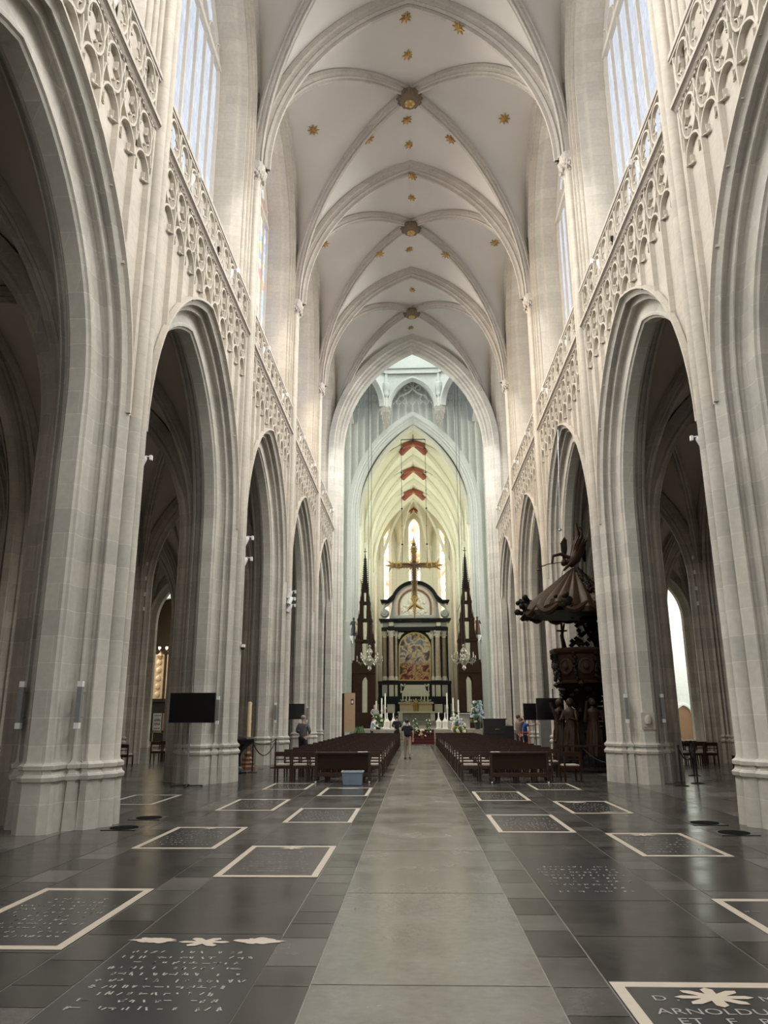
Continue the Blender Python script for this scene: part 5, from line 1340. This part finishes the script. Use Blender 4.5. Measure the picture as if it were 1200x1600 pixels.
# ------------------------------------------------------------------ hanging cross
e = E('hanging_cross', (-.07,66.5,14.7), label='large gilded openwork cross hanging in the choir arch', cat='cross')
m = MB()
m.bx(-.17,.17,-.08,.08,-3.0,2.0); m.bx(-2.1,2.1,-.07,.07,-.17,.17)
O('beams', m, plain('brown_gilt_wood',(.26,.17,.08),.45,.4,.3,6), e, smooth=0)
m = MB()
def trefoil(m, c, dx, dz, s):
    for a in (0,.9,-.9): 
        ca, sa = cos(a), sin(a); ux, uz = dx*ca-dz*sa, dx*sa+dz*ca
        m.tube([(c[0],0,c[1]),(c[0]+ux*.4*s,0,c[1]+uz*.4*s),(c[0]+ux*.75*s-(uz*.12 if a else 0),0,c[1]+uz*.75*s+(ux*.12 if a else 0))],[.11*s,.10*s,.02],6)
for tc_, ax, az, sc_ in (((-1.9,0),-1,0,.9),((1.9,0),1,0,.9),((0,-3.4),0,-1,1.3)):
    m = MB(); trefoil(m,tc_,ax,az,sc_); O('gilt_finial', m, GOLD, e, smooth=50)
m = MB(); m.tube([(0,0,-2.9),(0,0,-4.65)],[.2,.06],8)
gm_ = m
for c in ((-1.35,0),(1.35,0),(0,1.45),(0,-2.95)):
    m = MB(); m.lathe([(.14,-.09),(.24,-.08),(.31,0),(.24,.08),(.14,.09),(.14,-.09)],(0,0,0),14,0,Matrix.Translation((c[0],0,c[1]))@Matrix.Rotation(pi/2,4,'X'))
    for q in range(8): m.tube([(c[0]+.2*cos(q*pi/4),0,c[1]+.2*sin(q*pi/4)),(c[0]+.42*cos(q*pi/4),0,c[1]+.42*sin(q*pi/4))],[.06,.01],5)
    O('gilt_medallion', m, GOLD, e, smooth=50)
m = gm_
for sg in (-1,1):
    m.tube([(-2+.125*q,-.02,sg*(.17+.09*(q%2))) for q in range(33)],.045,5)
    m.tube([(sg*(.17+.09*(q%2)),-.02,-2.9+.125*q) for q in range(38)],.045,5)
for a in (pi/4,3*pi/4,5*pi/4,7*pi/4):
    for da in (-.25,0,.25): m.tube([(.2*cos(a),0,.2*sin(a)),(1.0*cos(a+da*.6)*(1 if da == 0 else .75),0,1.0*sin(a+da*.6)*(1 if da == 0 else .75))],[.035,.008],5)
m.tube([(0,0,2.0),(0,0,2.55)],[.14,.03],6)
O('gilt_ornament', m, GOLD, e, smooth=50)
m = MB(); m.tube([(0,-.14,-2.3),(0,-.16,-.9),(0,-.18,-.3),(0,-.16,.1)],[.06,.10,.16,.08],8); m.sph((.02,-.2,.32),.11,8)
for s in (-1,1): m.tube([(s*.12,-.16,-.02),(s*.6,-.12,.12),(s*1.0,-.1,.1)],[.06,.05,.035],6)
O('corpus', m, plain('dark_wood_figure',(.07,.035,.025),.5), e)
e = E('cross_cable', (0,66.5,26.5), label='pair of beaded cables and bar from which the gilded cross hangs', cat='cable')
m = MB(); m.bx(-1.15,1.15,-.03,.03,-.03,.03); m.tube([(0,0,0),(0,.3,.62)],.03,6); O('bar', m, IRON, e, smooth=0)
for s in (-1,1):
    m = MB(); m.tube([(s*1.1,0,0),(s*1.1,0,-11.7)],.022,6)
    for i, z in enumerate((0,-1.5,-3.2,-4.9,-6.6,-8.2,-9.9)): m.sph((s*1.1,0,z),(.09 if i%2 == 0 else .05,)*3,8)
    O('cable', m, IRON, e)
# red painted rib ends around the choir bosses
vb0 = None
for b in range(4):
    y = YE+CL*(b+.5); lab = 'oxblood painted rib crossing and keystone of the choir vault, %s from the crossing'%ORD[b]
    if vb0 is None:
        vb0 = E('choir_keystone', (0,y,27.1), label=lab, cat='keystone', group='painted keystones of the choir vault')
        arms = MB(); Dg = sqrt(CW*CW+CL*CL/4); Dp = half_arc(Dg, 9.1, 40)
        PB = [(-.26,-.02),(-.26,.30),(-.12,.40),(.12,.40),(.26,.30),(.26,-.02)]
        for sx in (-1,1):
            for sy in (-1,1):
                pp = [Vector((sx*a*CW/Dg, sy*a*CL/2/Dg, z-9.1)) for a, z in Dp if a < 1.75]
                rib2(arms, pp, Vector((CL/2*sy,-CW*sx,0)), Vector((-sx*CW,-sy*CL/2,0)), 1.0, PB)
        O('painted_rib', arms, REDP, vb0)
        m = MB(); m.lathe([(.2,-.1),(.38,-.3),(.40,-.42),(.2,-.52),(.0,-.55)],(0,0,0),12); O('gilded_boss', m, GOLD, vb0)
    else: dup(vb0,(0,y,27.1),0,lab)
# ------------------------------------------------------------------ chandeliers
CRY = plain('cut_glass_and_brass',(.34,.32,.26),.22,.35,.4,12)
ch0 = None
for x, sn in ((-3.44,'left'),(3.46,'right')):
    lab = 'glass chandelier hanging on long cords at the %s of the choir arch'%sn
    if ch0 is not None: dup(ch0,(x,57,5.85),.3,lab); continue
    ch0 = E('chandelier', (x,57,5.85), label=lab, cat='chandelier', group='choir arch chandeliers')
    m = MB(); m.lathe([(.02,-.85),(.16,-.7),(.10,-.5),(.28,-.3),(.34,-.1),(.16,.1),(.10,.3),(.24,.5),(.20,.65),(.06,.8),(.12,.95),(.03,1.05)],(0,0,0),12); O('glass_stem', m, CRY, ch0)
    for i in range(12):
        a = i*pi/6; R = .92 if i%2 == 0 else .70; z = 0 if i%2 == 0 else .22; m = MB()
        m.tube([(.15*cos(a),.15*sin(a),z-.1),(.45*cos(a),.45*sin(a),z-.3),(R*.85*cos(a),R*.85*sin(a),z-.25),(R*cos(a),R*sin(a),z)],.022,6)
        m.lathe([(.0,0),(.09,.02),(.1,.05),(.0,.05)],(R*cos(a),R*sin(a),z),8); arm = O('arm', m, CRY, ch0)
        m = MB(); m.cyl((R*cos(a),R*sin(a),z+.05),.022,.2,6); O('candle', m, WAXW, arm)
        m = MB()
        for q in range(3): m.blob((R*cos(a)*(1-.15*q),R*sin(a)*(1-.15*q),z-.13-.12*q),(.04,.04,.10))
        m.blob((R*cos(a),R*sin(a),z-.12),(.035,.035,.1)); O('pendant', m, CRY, arm, smooth=0)
    m = MB(); m.tube([(-.1,0,.95),(-.12,0,25.5)],.016,5); m.tube([(.1,0,.95),(.16,0,25.5)],.016,5); O('cord', m, IRON, ch0)
# second pair of cords on the far side
# ------------------------------------------------------------------ statues on brackets
for x, sn, cl in ((-5.30,'left',(.045,.05,.07)),(5.22,'right',(.09,.045,.035))):
    e = E('saint_statue', (x*.97,63.4,8.15), label='dark painted saint statue on a bracket at the %s choir arch pillar'%sn, cat='statue', group='saint statues of the choir arch')
    m = MB(); carved_figure(m,(0,0,.06),1.5,0,77 if x < 0 else 78,True); O('figure', m, plain('statue_paint_'+sn,cl,.6,0,.3,6), e, smooth=60)
    m = MB(); m.lathe([(.08,-.55),(.12,-.4),(.26,-.1),(.30,.0),(.30,.06)],(0,0,0),8); m.bx(-.2,.2,0,1.1,-.35,0); O('bracket', m, ST_WHITE, e, smooth=30)
    m = MB(); m.tube([(.2*(1 if x<0 else -1),-.25,.3),(.22*(1 if x<0 else -1),-.25,1.5)],.02,6); O('staff', m, GOLD, e)
# ------------------------------------------------------------------ objects on and before the chancel
e = E('ambo_panel', (-4.5,52.4,0), label='tall light wood panel with small dark emblem beside the left crossing pillar', cat='panel')
m = MB(); m.box((0,0,2.05),(.72,.05,2.5),taper=1.0); O('wood_panel', m, LIGHTWOOD, e, smooth=0)
m = MB(); m.bx(-.52,-.38,-.02,.6,.3,3.28); O('dark_side', m, OAK, e, smooth=0)
m = MB(); m.bx(.08,.26,-.03,-.02,2.55,2.9); O('emblem', m, BLK, e, smooth=0)
m = MB(); m.lathe([(.05,0),(.06,.12),(.03,.2)],(.17,-.04,2.62),8); O('emblem_figure', m, WHITEM, e)
e = E('chest_organ', (4.6,46.7,0), label='black covered chest organ standing at the right end of the chairs', cat='organ')
m = MB(); m.bx(-.78,.5,-.4,.4,.08,1.55); m.bx(-.84,.56,-.46,.46,1.55,1.62); O('cabinet', m, BLK, e, smooth=0)
m = MB(); m.bx(.5,.95,-.42,.42,.05,1.2); m.bx(-.7,.42,-.46,-.4,.72,.78); O('key_slip', m, plain('dark_cloth',(.02,.02,.022),.9), e, smooth=0)
m = MB(); m.tube([(-.12,-.42,1.0),(0,-.44,1.03),(.12,-.42,1.0)],.02,6); O('gilt_lock', m, GOLD, e)
def potted(name, x, y, z, h, r, lab, cols, seed, n=60, pot=None, grp=None, leaf=0):
    e = E(name, (x,y,z), label=lab, cat='flowers' if 'flower' in name else 'plant', group=grp)
    m = MB(); m.lathe([(r*.30,0),(r*.42,h*.22),(r*.45,h*.24),(r*.36,h*.25)],(0,0,0),12); O('pot', m, pot or BLK, e)
    m = MB(); q = random.Random(seed)
    for i in range(n):
        a = q.uniform(0,2*pi); t = q.random()**.8; rr = r*sqrt(q.random())*(1-.5*t); m.sph((rr*cos(a),rr*sin(a),h*(.25+.75*t)),r*q.uniform(.13,.25),6,q.choice(cols))
    for i in range(leaf):
        a = q.uniform(0,2*pi); L = r*q.uniform(.9,1.5); m.tube([(0,0,h*.3),(L*.5*cos(a),L*.5*sin(a),h*q.uniform(.8,1.1)),(L*cos(a),L*sin(a),h*q.uniform(.1,.5))],[.03,.05,.01],5,1)
    O('blooms', m, [FLOWW,GREEN,FLOWB,plain('yellow_petals',(.6,.45,.2),.7)], e); return e
potted('flower_arrangement',2.75,53.0,.18,1.35,.55,'big mixed blue and white flower arrangement right of the chancel steps',(0,1,1,2,3),1,110)
potted('flower_arrangement',4.15,55.0,.9,1.9,.55,'tall pale flower arrangement behind the black organ',(0,1,2,2,1),2,100)
potted('flower_arrangement',-2.75,55.4,.9,1.0,.5,'green and white flowers in front of the standing man in the chancel',(0,1,1,1),3,80)
potted('flower_arrangement',2.62,56.5,1.0,.9,.38,'white flowers in a blue-grey bucket on the right of the chancel',(0,0,1),4,70,FLOWB)
potted('potted_fern',-3.75,51.35,0,1.05,.4,'green arching fern on the floor by the light wood panel',(1,1),5,20,None,None,26)
potted('potted_plant',-.15,53.4,.36,1.25,.26,'upright green plant in black pot on the red steps, the left one',(1,1,1,0),6,70)
potted('potted_plant',.75,53.4,.36,1.25,.26,'upright green plant in black pot on the red steps, the right one',(1,1,1,0),7,70)
potted('flower_arrangement',.3,53.2,.36,.55,.26,'small reddish posy between the two upright plants',(0,3),8,30,REDP)
for i, (x, y, z, w) in enumerate(((-2.6,52.9,.18,'at the left foot of the chancel steps'),(-1.7,52.9,.18,'next to the man in black'),(1.9,53.0,.18,'right of the red carpet'),(3.4,52.8,.18,'at the right foot of the steps'))): potted('flower_bowl',x,y,z,.42,.3,'low white flower bowl %s'%w,(0,0,0,1),20+i,40,None,'low flower bowls')
cl0 = None
for i, (x, y, h, w) in enumerate(((-3.1,60,2.05,'shortest, leftmost'),(-2.70,60.35,2.25,'second from left'),(-2.42,59.9,2.6,'tallest on the left'),(2.27,59.9,2.6,'tallest on the right'),(2.74,60.2,2.25,'second from the right end'),(3.15,60.6,2.1,'shortest, rightmost'))):
    e = E('tall_candlestick', (x,y,.9), label='white candle on tall white stand in the chancel, %s'%w, cat='candlestick', group='tall chancel candlesticks')
    m = MB(); m.lathe([(.22,0),(.22,.06),(.14,.12),(.16,.3),(.07,.42),(.10,.5),(.05,.6),(.05,h*.55),(.09,h*.57),(.09,h*.6)],(0,0,0),12); O('stand', m, WHITEM, e); m = MB(); m.cyl((0,0,h*.6),.05,h*.4,10); O('wax_shaft', m, WAXW, e)
lt0 = None
for i, (x, y) in enumerate(((-2.2,57.6),(-1.75,57.9),(1.55,57.9),(2.0,57.6))):
    lab = 'white lantern-like candle holder in the chancel, %s from the left'%ORD[i]
    if lt0 is None:
        lt0 = E('white_lantern', (x,y,.9), label=lab, cat='lantern', group='white chancel lanterns')
        m = MB(); m.lathe([(.22,0),(.22,.05),(.16,.08),(.18,.45),(.20,.5),(.07,.72),(.08,.8)],(0,0,0),8); O('body', m, WHITEM, lt0, smooth=20)
        m = MB(); m.cyl((0,0,.8),.04,.35,8); O('candle', m, WAXW, lt0)
    else: dup(lt0,(x,y,.9),0,lab)
e = E('lectern_stand', (3.3,55.5,.9), label='clear and white lectern right of the flowers in the chancel', cat='lectern')
m = MB(); m.bx(-.35,.35,-.02,.02,0,.98); O('stem_panel', m, plain('frosted_panel',(.45,.43,.38),.3), e, smooth=0); m = MB(); m.box((0,-.08,1.05),(.85,.5,.05)); O('reading_desk', m, WHITEP, e, smooth=0); m = MB(); m.bx(-.4,.4,-.25,.25,0,.04); O('base', m, WHITEM, e, smooth=0)
e = E('low_wall_table', (0,58.5,.9), label='long grey stone table before the high altar with black frontal', cat='table')
m = MB(); m.bx(-2.4,-1.3,-.3,.3,0,.55); m.bx(1.4,2.5,-.3,.3,0,.55); O('stone_block', m, GREYM, e, smooth=0); m = MB(); m.bx(-.65,1.0,-.45,.45,0,.0601); O('footing', m, GREYM, e, smooth=0)
# ------------------------------------------------------------------ people
def skin_mesh(name, nodes, edges, sub=1, root=0):
    me = bpy.data.meshes.new(name+'_cage'); me.from_pydata([n[:3] for n in nodes], edges, [])
    o = bpy.data.objects.new(name+'_cage', me); COL.objects.link(o)
    o.modifiers.new('skin','SKIN')
    if not me.skin_vertices: me.attributes
    sv = me.skin_vertices[0].data if me.skin_vertices else None
    if sv is None:
        bpy.context.view_layer.objects.active = o; bpy.ops.object.select_all(action='DESELECT'); o.select_set(True); bpy.ops.mesh.customdata_skin_add(); sv = me.skin_vertices[0].data
    for i, n in enumerate(nodes):
        r = n[3]; sv[i].radius = r if isinstance(r, tuple) else (r, r); sv[i].use_root = (i == root)
    if sub: s = o.modifiers.new('sub','SUBSURF'); s.levels = sub; s.render_levels = sub
    bpy.context.view_layer.update()
    ev = o.evaluated_get(bpy.context.evaluated_depsgraph_get()); nm = bpy.data.meshes.new_from_object(ev); nm.name = name
    bpy.data.objects.remove(o); bpy.data.meshes.remove(me)
    for p in nm.polygons: p.use_smooth = True
    return nm
def mesh_obj(name, me, mat, parent):
    me.materials.clear(); me.materials.append(mat); o = bpy.data.objects.new(name, me); COL.objects.link(o); o.parent = parent; return o
def hand_nodes(nodes, edges, wi, w, d, side, curl=.4):
    """palm and five separate fingers from the wrist node wi, pointing along d"""
    w = Vector(w); d = Vector(d).normalized(); s = d.cross(Vector((0,1,0)) if abs(d.y) < .8 else Vector((0,0,1))).normalized(); n = s.cross(d).normalized()
    pi_ = len(nodes); nodes.append((*(w+d*.055), (.028,.016))); edges.append((wi,pi_))
    for k, L in enumerate((.070,.080,.075,.058)):
        a = w+d*.10+s*(.026-.0175*k)*side; b = a+d*L*.5+n*.012*curl; c = b+d*L*.4+n*.04*curl
        i = len(nodes); nodes += [(*a,.0095),(*b,.0085),(*c,.007)]; edges += [(pi_,i),(i,i+1),(i+1,i+2)]
    a = w+d*.035+s*.034*side; b = a+d*.035+s*.022*side; i = len(nodes); nodes += [(*a,.011),(*b,.009)]; edges += [(pi_,i),(i,i+1)]
def person(loc, rz, h, label, shirt, pants, hair, arms, stride=0, lean=0, longhair=False, sleeve='long', skirt=False, shoes=None, extra=None):
    k = h/1.75; e = E('person', loc, rz, label, 'person')
    def V(x, y, z): return Vector((x*k, (y-lean*max(0,z-.9))*k, z*k))
    J = dict(pel=V(0,0,.95), wai=V(0,0,1.08), che=V(0,-.01,1.28), nec=V(0,.015,1.46), jaw=V(0,-.015,1.535), sku=V(0,0,1.635), top=V(0,.01,1.70))
    L = {}
    for s, n in ((-1,'l'),(1,'r')):
        st_ = stride*s
        L[n] = dict(hip=V(s*.095,0,.90), kne=V(s*.10,-.05-st_*.5,.50) , ank=V(s*.10,-st_,.09+max(0,-st_)*.25), toe=V(s*.12,-st_-.16,.035+max(0,-st_)*.1), sho=V(s*.175,0,1.40))
        el, wr, hd = arms[n]; L[n].update(elb=V(*el), wri=V(*wr), hd=Vector(hd))
    nodes, edges = [], []
    def nd(p, r): nodes.append((*p, r*k if not isinstance(r, tuple) else (r[0]*k, r[1]*k))); return len(nodes)-1
    P = nd(J['pel'],(.145,.10)); Wi = nd(J['wai'],(.125,.09)); C = nd(J['che'],(.15,.105)); Nk = nd(J['nec'],.055); Jw = nd(J['jaw'],(.060,.068)); Sk = nd(J['sku'],(.076,.092)); Tp = nd(J['top'],(.055,.065))
    edges += [(P,Wi),(Wi,C),(C,Nk),(Nk,Jw),(Jw,Sk),(Sk,Tp)]
    no = nd(J['sku']+V(0,-.105,.0)-V(0,0,0)+Vector((0,lean*max(0,0)*k,-.015*k)),.016); edges.append((Sk,no))
    for s, n in ((-1,'l'),(1,'r')):
        q = L[n]; H = nd(q['hip'],.085); K = nd(q['kne'],.058); A = nd(q['ank'],.042); T = nd(q['toe'],.036); edges += [(P,H),(H,K),(K,A),(A,T)]
        S = nd(q['sho'],.06); El = nd(q['elb'],.042); Wr = nd(q['wri'],.028); edges += [(C,S),(S,El),(El,Wr)]; hand_nodes(nodes, edges, Wr, q['wri'], q['hd'], s)
        er = nd(J['sku']+Vector((s*.085*k,.01*k,-.01*k)),.014); edges.append((Sk,er))
    mesh_obj('body', skin_mesh('body', nodes, edges), SKIN, e)
    # shirt
    nodes, edges = [], []
    P = nd(J['pel']-Vector((0,0,.04*k)),(.172,.135)); Wi = nd(J['wai'],(.155,.12)); C = nd(J['che'],(.175,.13)); Nk = nd(J['nec']-Vector((0,0,.03*k)),.075); edges += [(P,Wi),(Wi,C),(C,Nk)]
    for s, n in ((-1,'l'),(1,'r')):
        q = L[n]; S = nd(q['sho'],.078); edges.append((C,S)); El = nd(q['elb'] if sleeve == 'long' else q['sho'].lerp(q['elb'],.75),.060); edges.append((S,El))
        if sleeve == 'long': Wr = nd(q['wri'].lerp(q['elb'],.08),.043); edges.append((El,Wr))
    mesh_obj('shirt', skin_mesh('shirt', nodes, edges), shirt, e)
    nodes, edges = [], []
    P = nd(J['pel'],(.16,.12)); W2 = nd(J['pel']+Vector((0,0,.10*k)),(.155,.12)); edges.append((P,W2))
    for s, n in ((-1,'l'),(1,'r')):
        q = L[n]; H = nd(q['hip'],.105); K = nd(q['kne'],.078); A = nd(q['ank']+Vector((0,0,.02*k)),.062); edges += [(P,H),(H,K),(K,A)]
    mesh_obj('trousers', skin_mesh('trousers', nodes, edges), pants, e)
    for s, n in ((-1,'l'),(1,'r')):
        q = L[n]; m = MB(); m.sph(tuple(q['ank'].lerp(q['toe'],.5)+Vector((0,0,-.035*k))),(.055*k,.14*k,.05*k),10); O('shoe', m, shoes or BLK, e)
    m = MB(); c = J['sku']+Vector((0,.022*k,.03*k)); m.sph(tuple(c),(.092*k,.098*k,.085*k),12)
    if longhair: m.tube([tuple(c+Vector((0,.05*k,0))),tuple(c+Vector((0,.09*k,-.13*k))),tuple(c+Vector((0,.09*k,-.25*k)))],[.08*k,.085*k,.05*k],10)
    O('hair', m, hair, e)
    if extra: extra(e, k, J)
    return e
def cloth(n, c): return plain(n, c, .85, 0, .12, 14)
DOWN = dict(l=((-.25,.02,1.15),(-.24,-.06,.92),(0,-.1,-1)), r=((.25,.02,1.15),(.24,-.06,.92),(0,-.1,-1)))
FRONT = dict(l=((-.27,.02,1.17),(-.14,-.22,1.10),(.5,-.8,0)), r=((.27,.02,1.17),(.14,-.22,1.10),(-.5,-.8,0)))
GREYH = plain('grey_hair',(.30,.27,.24),.8); DARKH = plain('dark_hair',(.02,.015,.012),.6); BROWNH = plain('brown_hair',(.06,.035,.02),.6)
person((-4.30,29.4,0),pi-.3,1.79,'person in grey shirt and dark trousers standing by the screen, back turned',cloth('grey_shirt',(.11,.11,.12)),cloth('charcoal_trousers',(.012,.012,.014)),GREYH,FRONT,.04)
def pack(e, k, J):
    m = MB(); c = J['che']; m.box((c.x,c.y+.17*k,c.z-.04*k),(.28*k,.15*k,.42*k),taper=.85); m.box((c.x,c.y+.25*k,c.z-.1*k),(.22*k,.06*k,.22*k)); o = O('backpack', m, cloth('navy_backpack',(.012,.014,.025)), e)
    m = MB()
    for s in (-1,1): m.tube([(c.x+s*.10*k,c.y+.12*k,c.z+.16*k),(c.x+s*.11*k,c.y,c.z+.20*k),(c.x+s*.11*k,c.y-.13*k,c.z+.05*k)],.018*k,6)
    O('strap', m, BLK, o)
person((-.48,33.5,0),pi,1.62,'person with navy backpack and beige trousers walking up the lane',cloth('black_tee',(.014,.014,.016)),cloth('beige_trousers',(.36,.30,.23)),DARKH,dict(l=((-.27,.08,1.15),(-.25,.05,.93),(0,.1,-1)),r=((.27,-.02,1.15),(.25,-.14,.95),(0,-.3,-1))),.20,.03,False,'short',extra=pack)
person((-1.30,49.3,0),pi+.2,1.80,'person all in black standing beside the last left chairs',cloth('black_jacket',(.010,.010,.011)),cloth('black_trousers',(.010,.010,.012)),DARKH,FRONT,.02)
person((-.72,51.2,0),pi-.4,1.70,'person with long dark hair and white top standing at the carpet',cloth('white_top',(.55,.53,.50)),cloth('dark_skirt_trousers',(.02,.02,.022)),DARKH,DOWN,.03,0,True)
person((-3.0,51.9,0),pi*.55,1.74,'person in white shirt and navy trousers reaching towards the fern',cloth('white_shirt',(.58,.60,.64)),cloth('navy_trousers',(.014,.018,.03)),DARKH,dict(l=((-.22,-.15,1.22),(-.18,-.42,1.10),(0,-1,-.2)),r=((.22,-.15,1.22),(.18,-.42,1.12),(0,-1,-.2))),.05,.12)
person((-3.02,56.2,.9),.1,1.68,'person in grey shirt standing among the flowers in the chancel',cloth('pale_grey_shirt',(.34,.33,.32)),cloth('black_apron_trousers',(.012,.014,.012)),GREYH,dict(l=((-.28,0,1.17),(-.16,-.20,1.02),(.4,-.8,-.2)),r=((.28,0,1.17),(.16,-.20,1.02),(-.4,-.8,-.2))),.03)
UP = dict(l=((-.30,-.12,1.52),(-.10,-.10,1.66),(.7,0,.6)), r=((.30,-.12,1.52),(.10,-.10,1.66),(-.7,0,.6)))
person((4.17,33.3,0),pi*.62,1.78,'person in taupe shirt with hands raised to the head, by the right screens',cloth('taupe_shirt',(.17,.14,.12)),cloth('black_shorts',(.012,.012,.013)),BROWNH,UP,.04,0,False,'short')
person((4.50,33.9,0),pi*.5,1.72,'person in bright blue top holding one arm out, by the right screens',cloth('bright_blue_top',(.03,.09,.34)),cloth('navy_jeans',(.014,.016,.03)),BROWNH,dict(l=((-.20,-.24,1.36),(-.16,-.48,1.40),(0,-1,.1)),r=((.2,-.26,1.38),(.14,-.52,1.44),(0,-1,.1))),.03,0,True,'short')
# ------------------------------------------------------------------ light
W = bpy.data.worlds.new('world'); SC.world = W; W.use_nodes = True
W.node_tree.nodes['Background'].inputs[0].default_value = (.75,.85,1,1); W.node_tree.nodes['Background'].inputs[1].default_value = .25
def area(name, loc, rot, sx, sy, power, col=(1,1,1)):
    l = bpy.data.lights.new(name, 'AREA'); l.shape = 'RECTANGLE'; l.size = sx; l.size_y = sy; l.energy = power; l.color = col
    o = bpy.data.objects.new(name, l); COL.objects.link(o); o.location = loc; o.rotation_euler = rot; return o
for s in (-1,1):
    for k in range(-2,4):
        area('clerestory_daylight', (s*5.72, YP(k)+HB, 19.6), (0, s*radians(90-31), 0), 2.6, 3.8, 590, (1,.88,.72) if s < 0 and k in (1,2) else (1,.985,.95)).data.spread = radians(150)
for s in (-1,1): area('transept_daylight', (s*26.5, 57, 15), (0, s*radians(90-8), 0), 16, 14, 1500, (.98,1,.92))
area('lantern_daylight', (0, 57, 38.5), (0,0,0), 7, 7, 450, (.95,1,.97)).data.spread = radians(110)
SC.view_settings.view_transform = 'Standard'; SC.view_settings.look = 'None'; SC.view_settings.gamma = 1; SC.view_settings.exposure = 0.52
SC.cycles.use_denoising = True
SC.cycles.max_bounces = 8; SC.cycles.diffuse_bounces = 5; SC.cycles.glossy_bounces = 3; SC.cycles.transmission_bounces = 4
SC.cycles.sample_clamp_indirect = 6.0
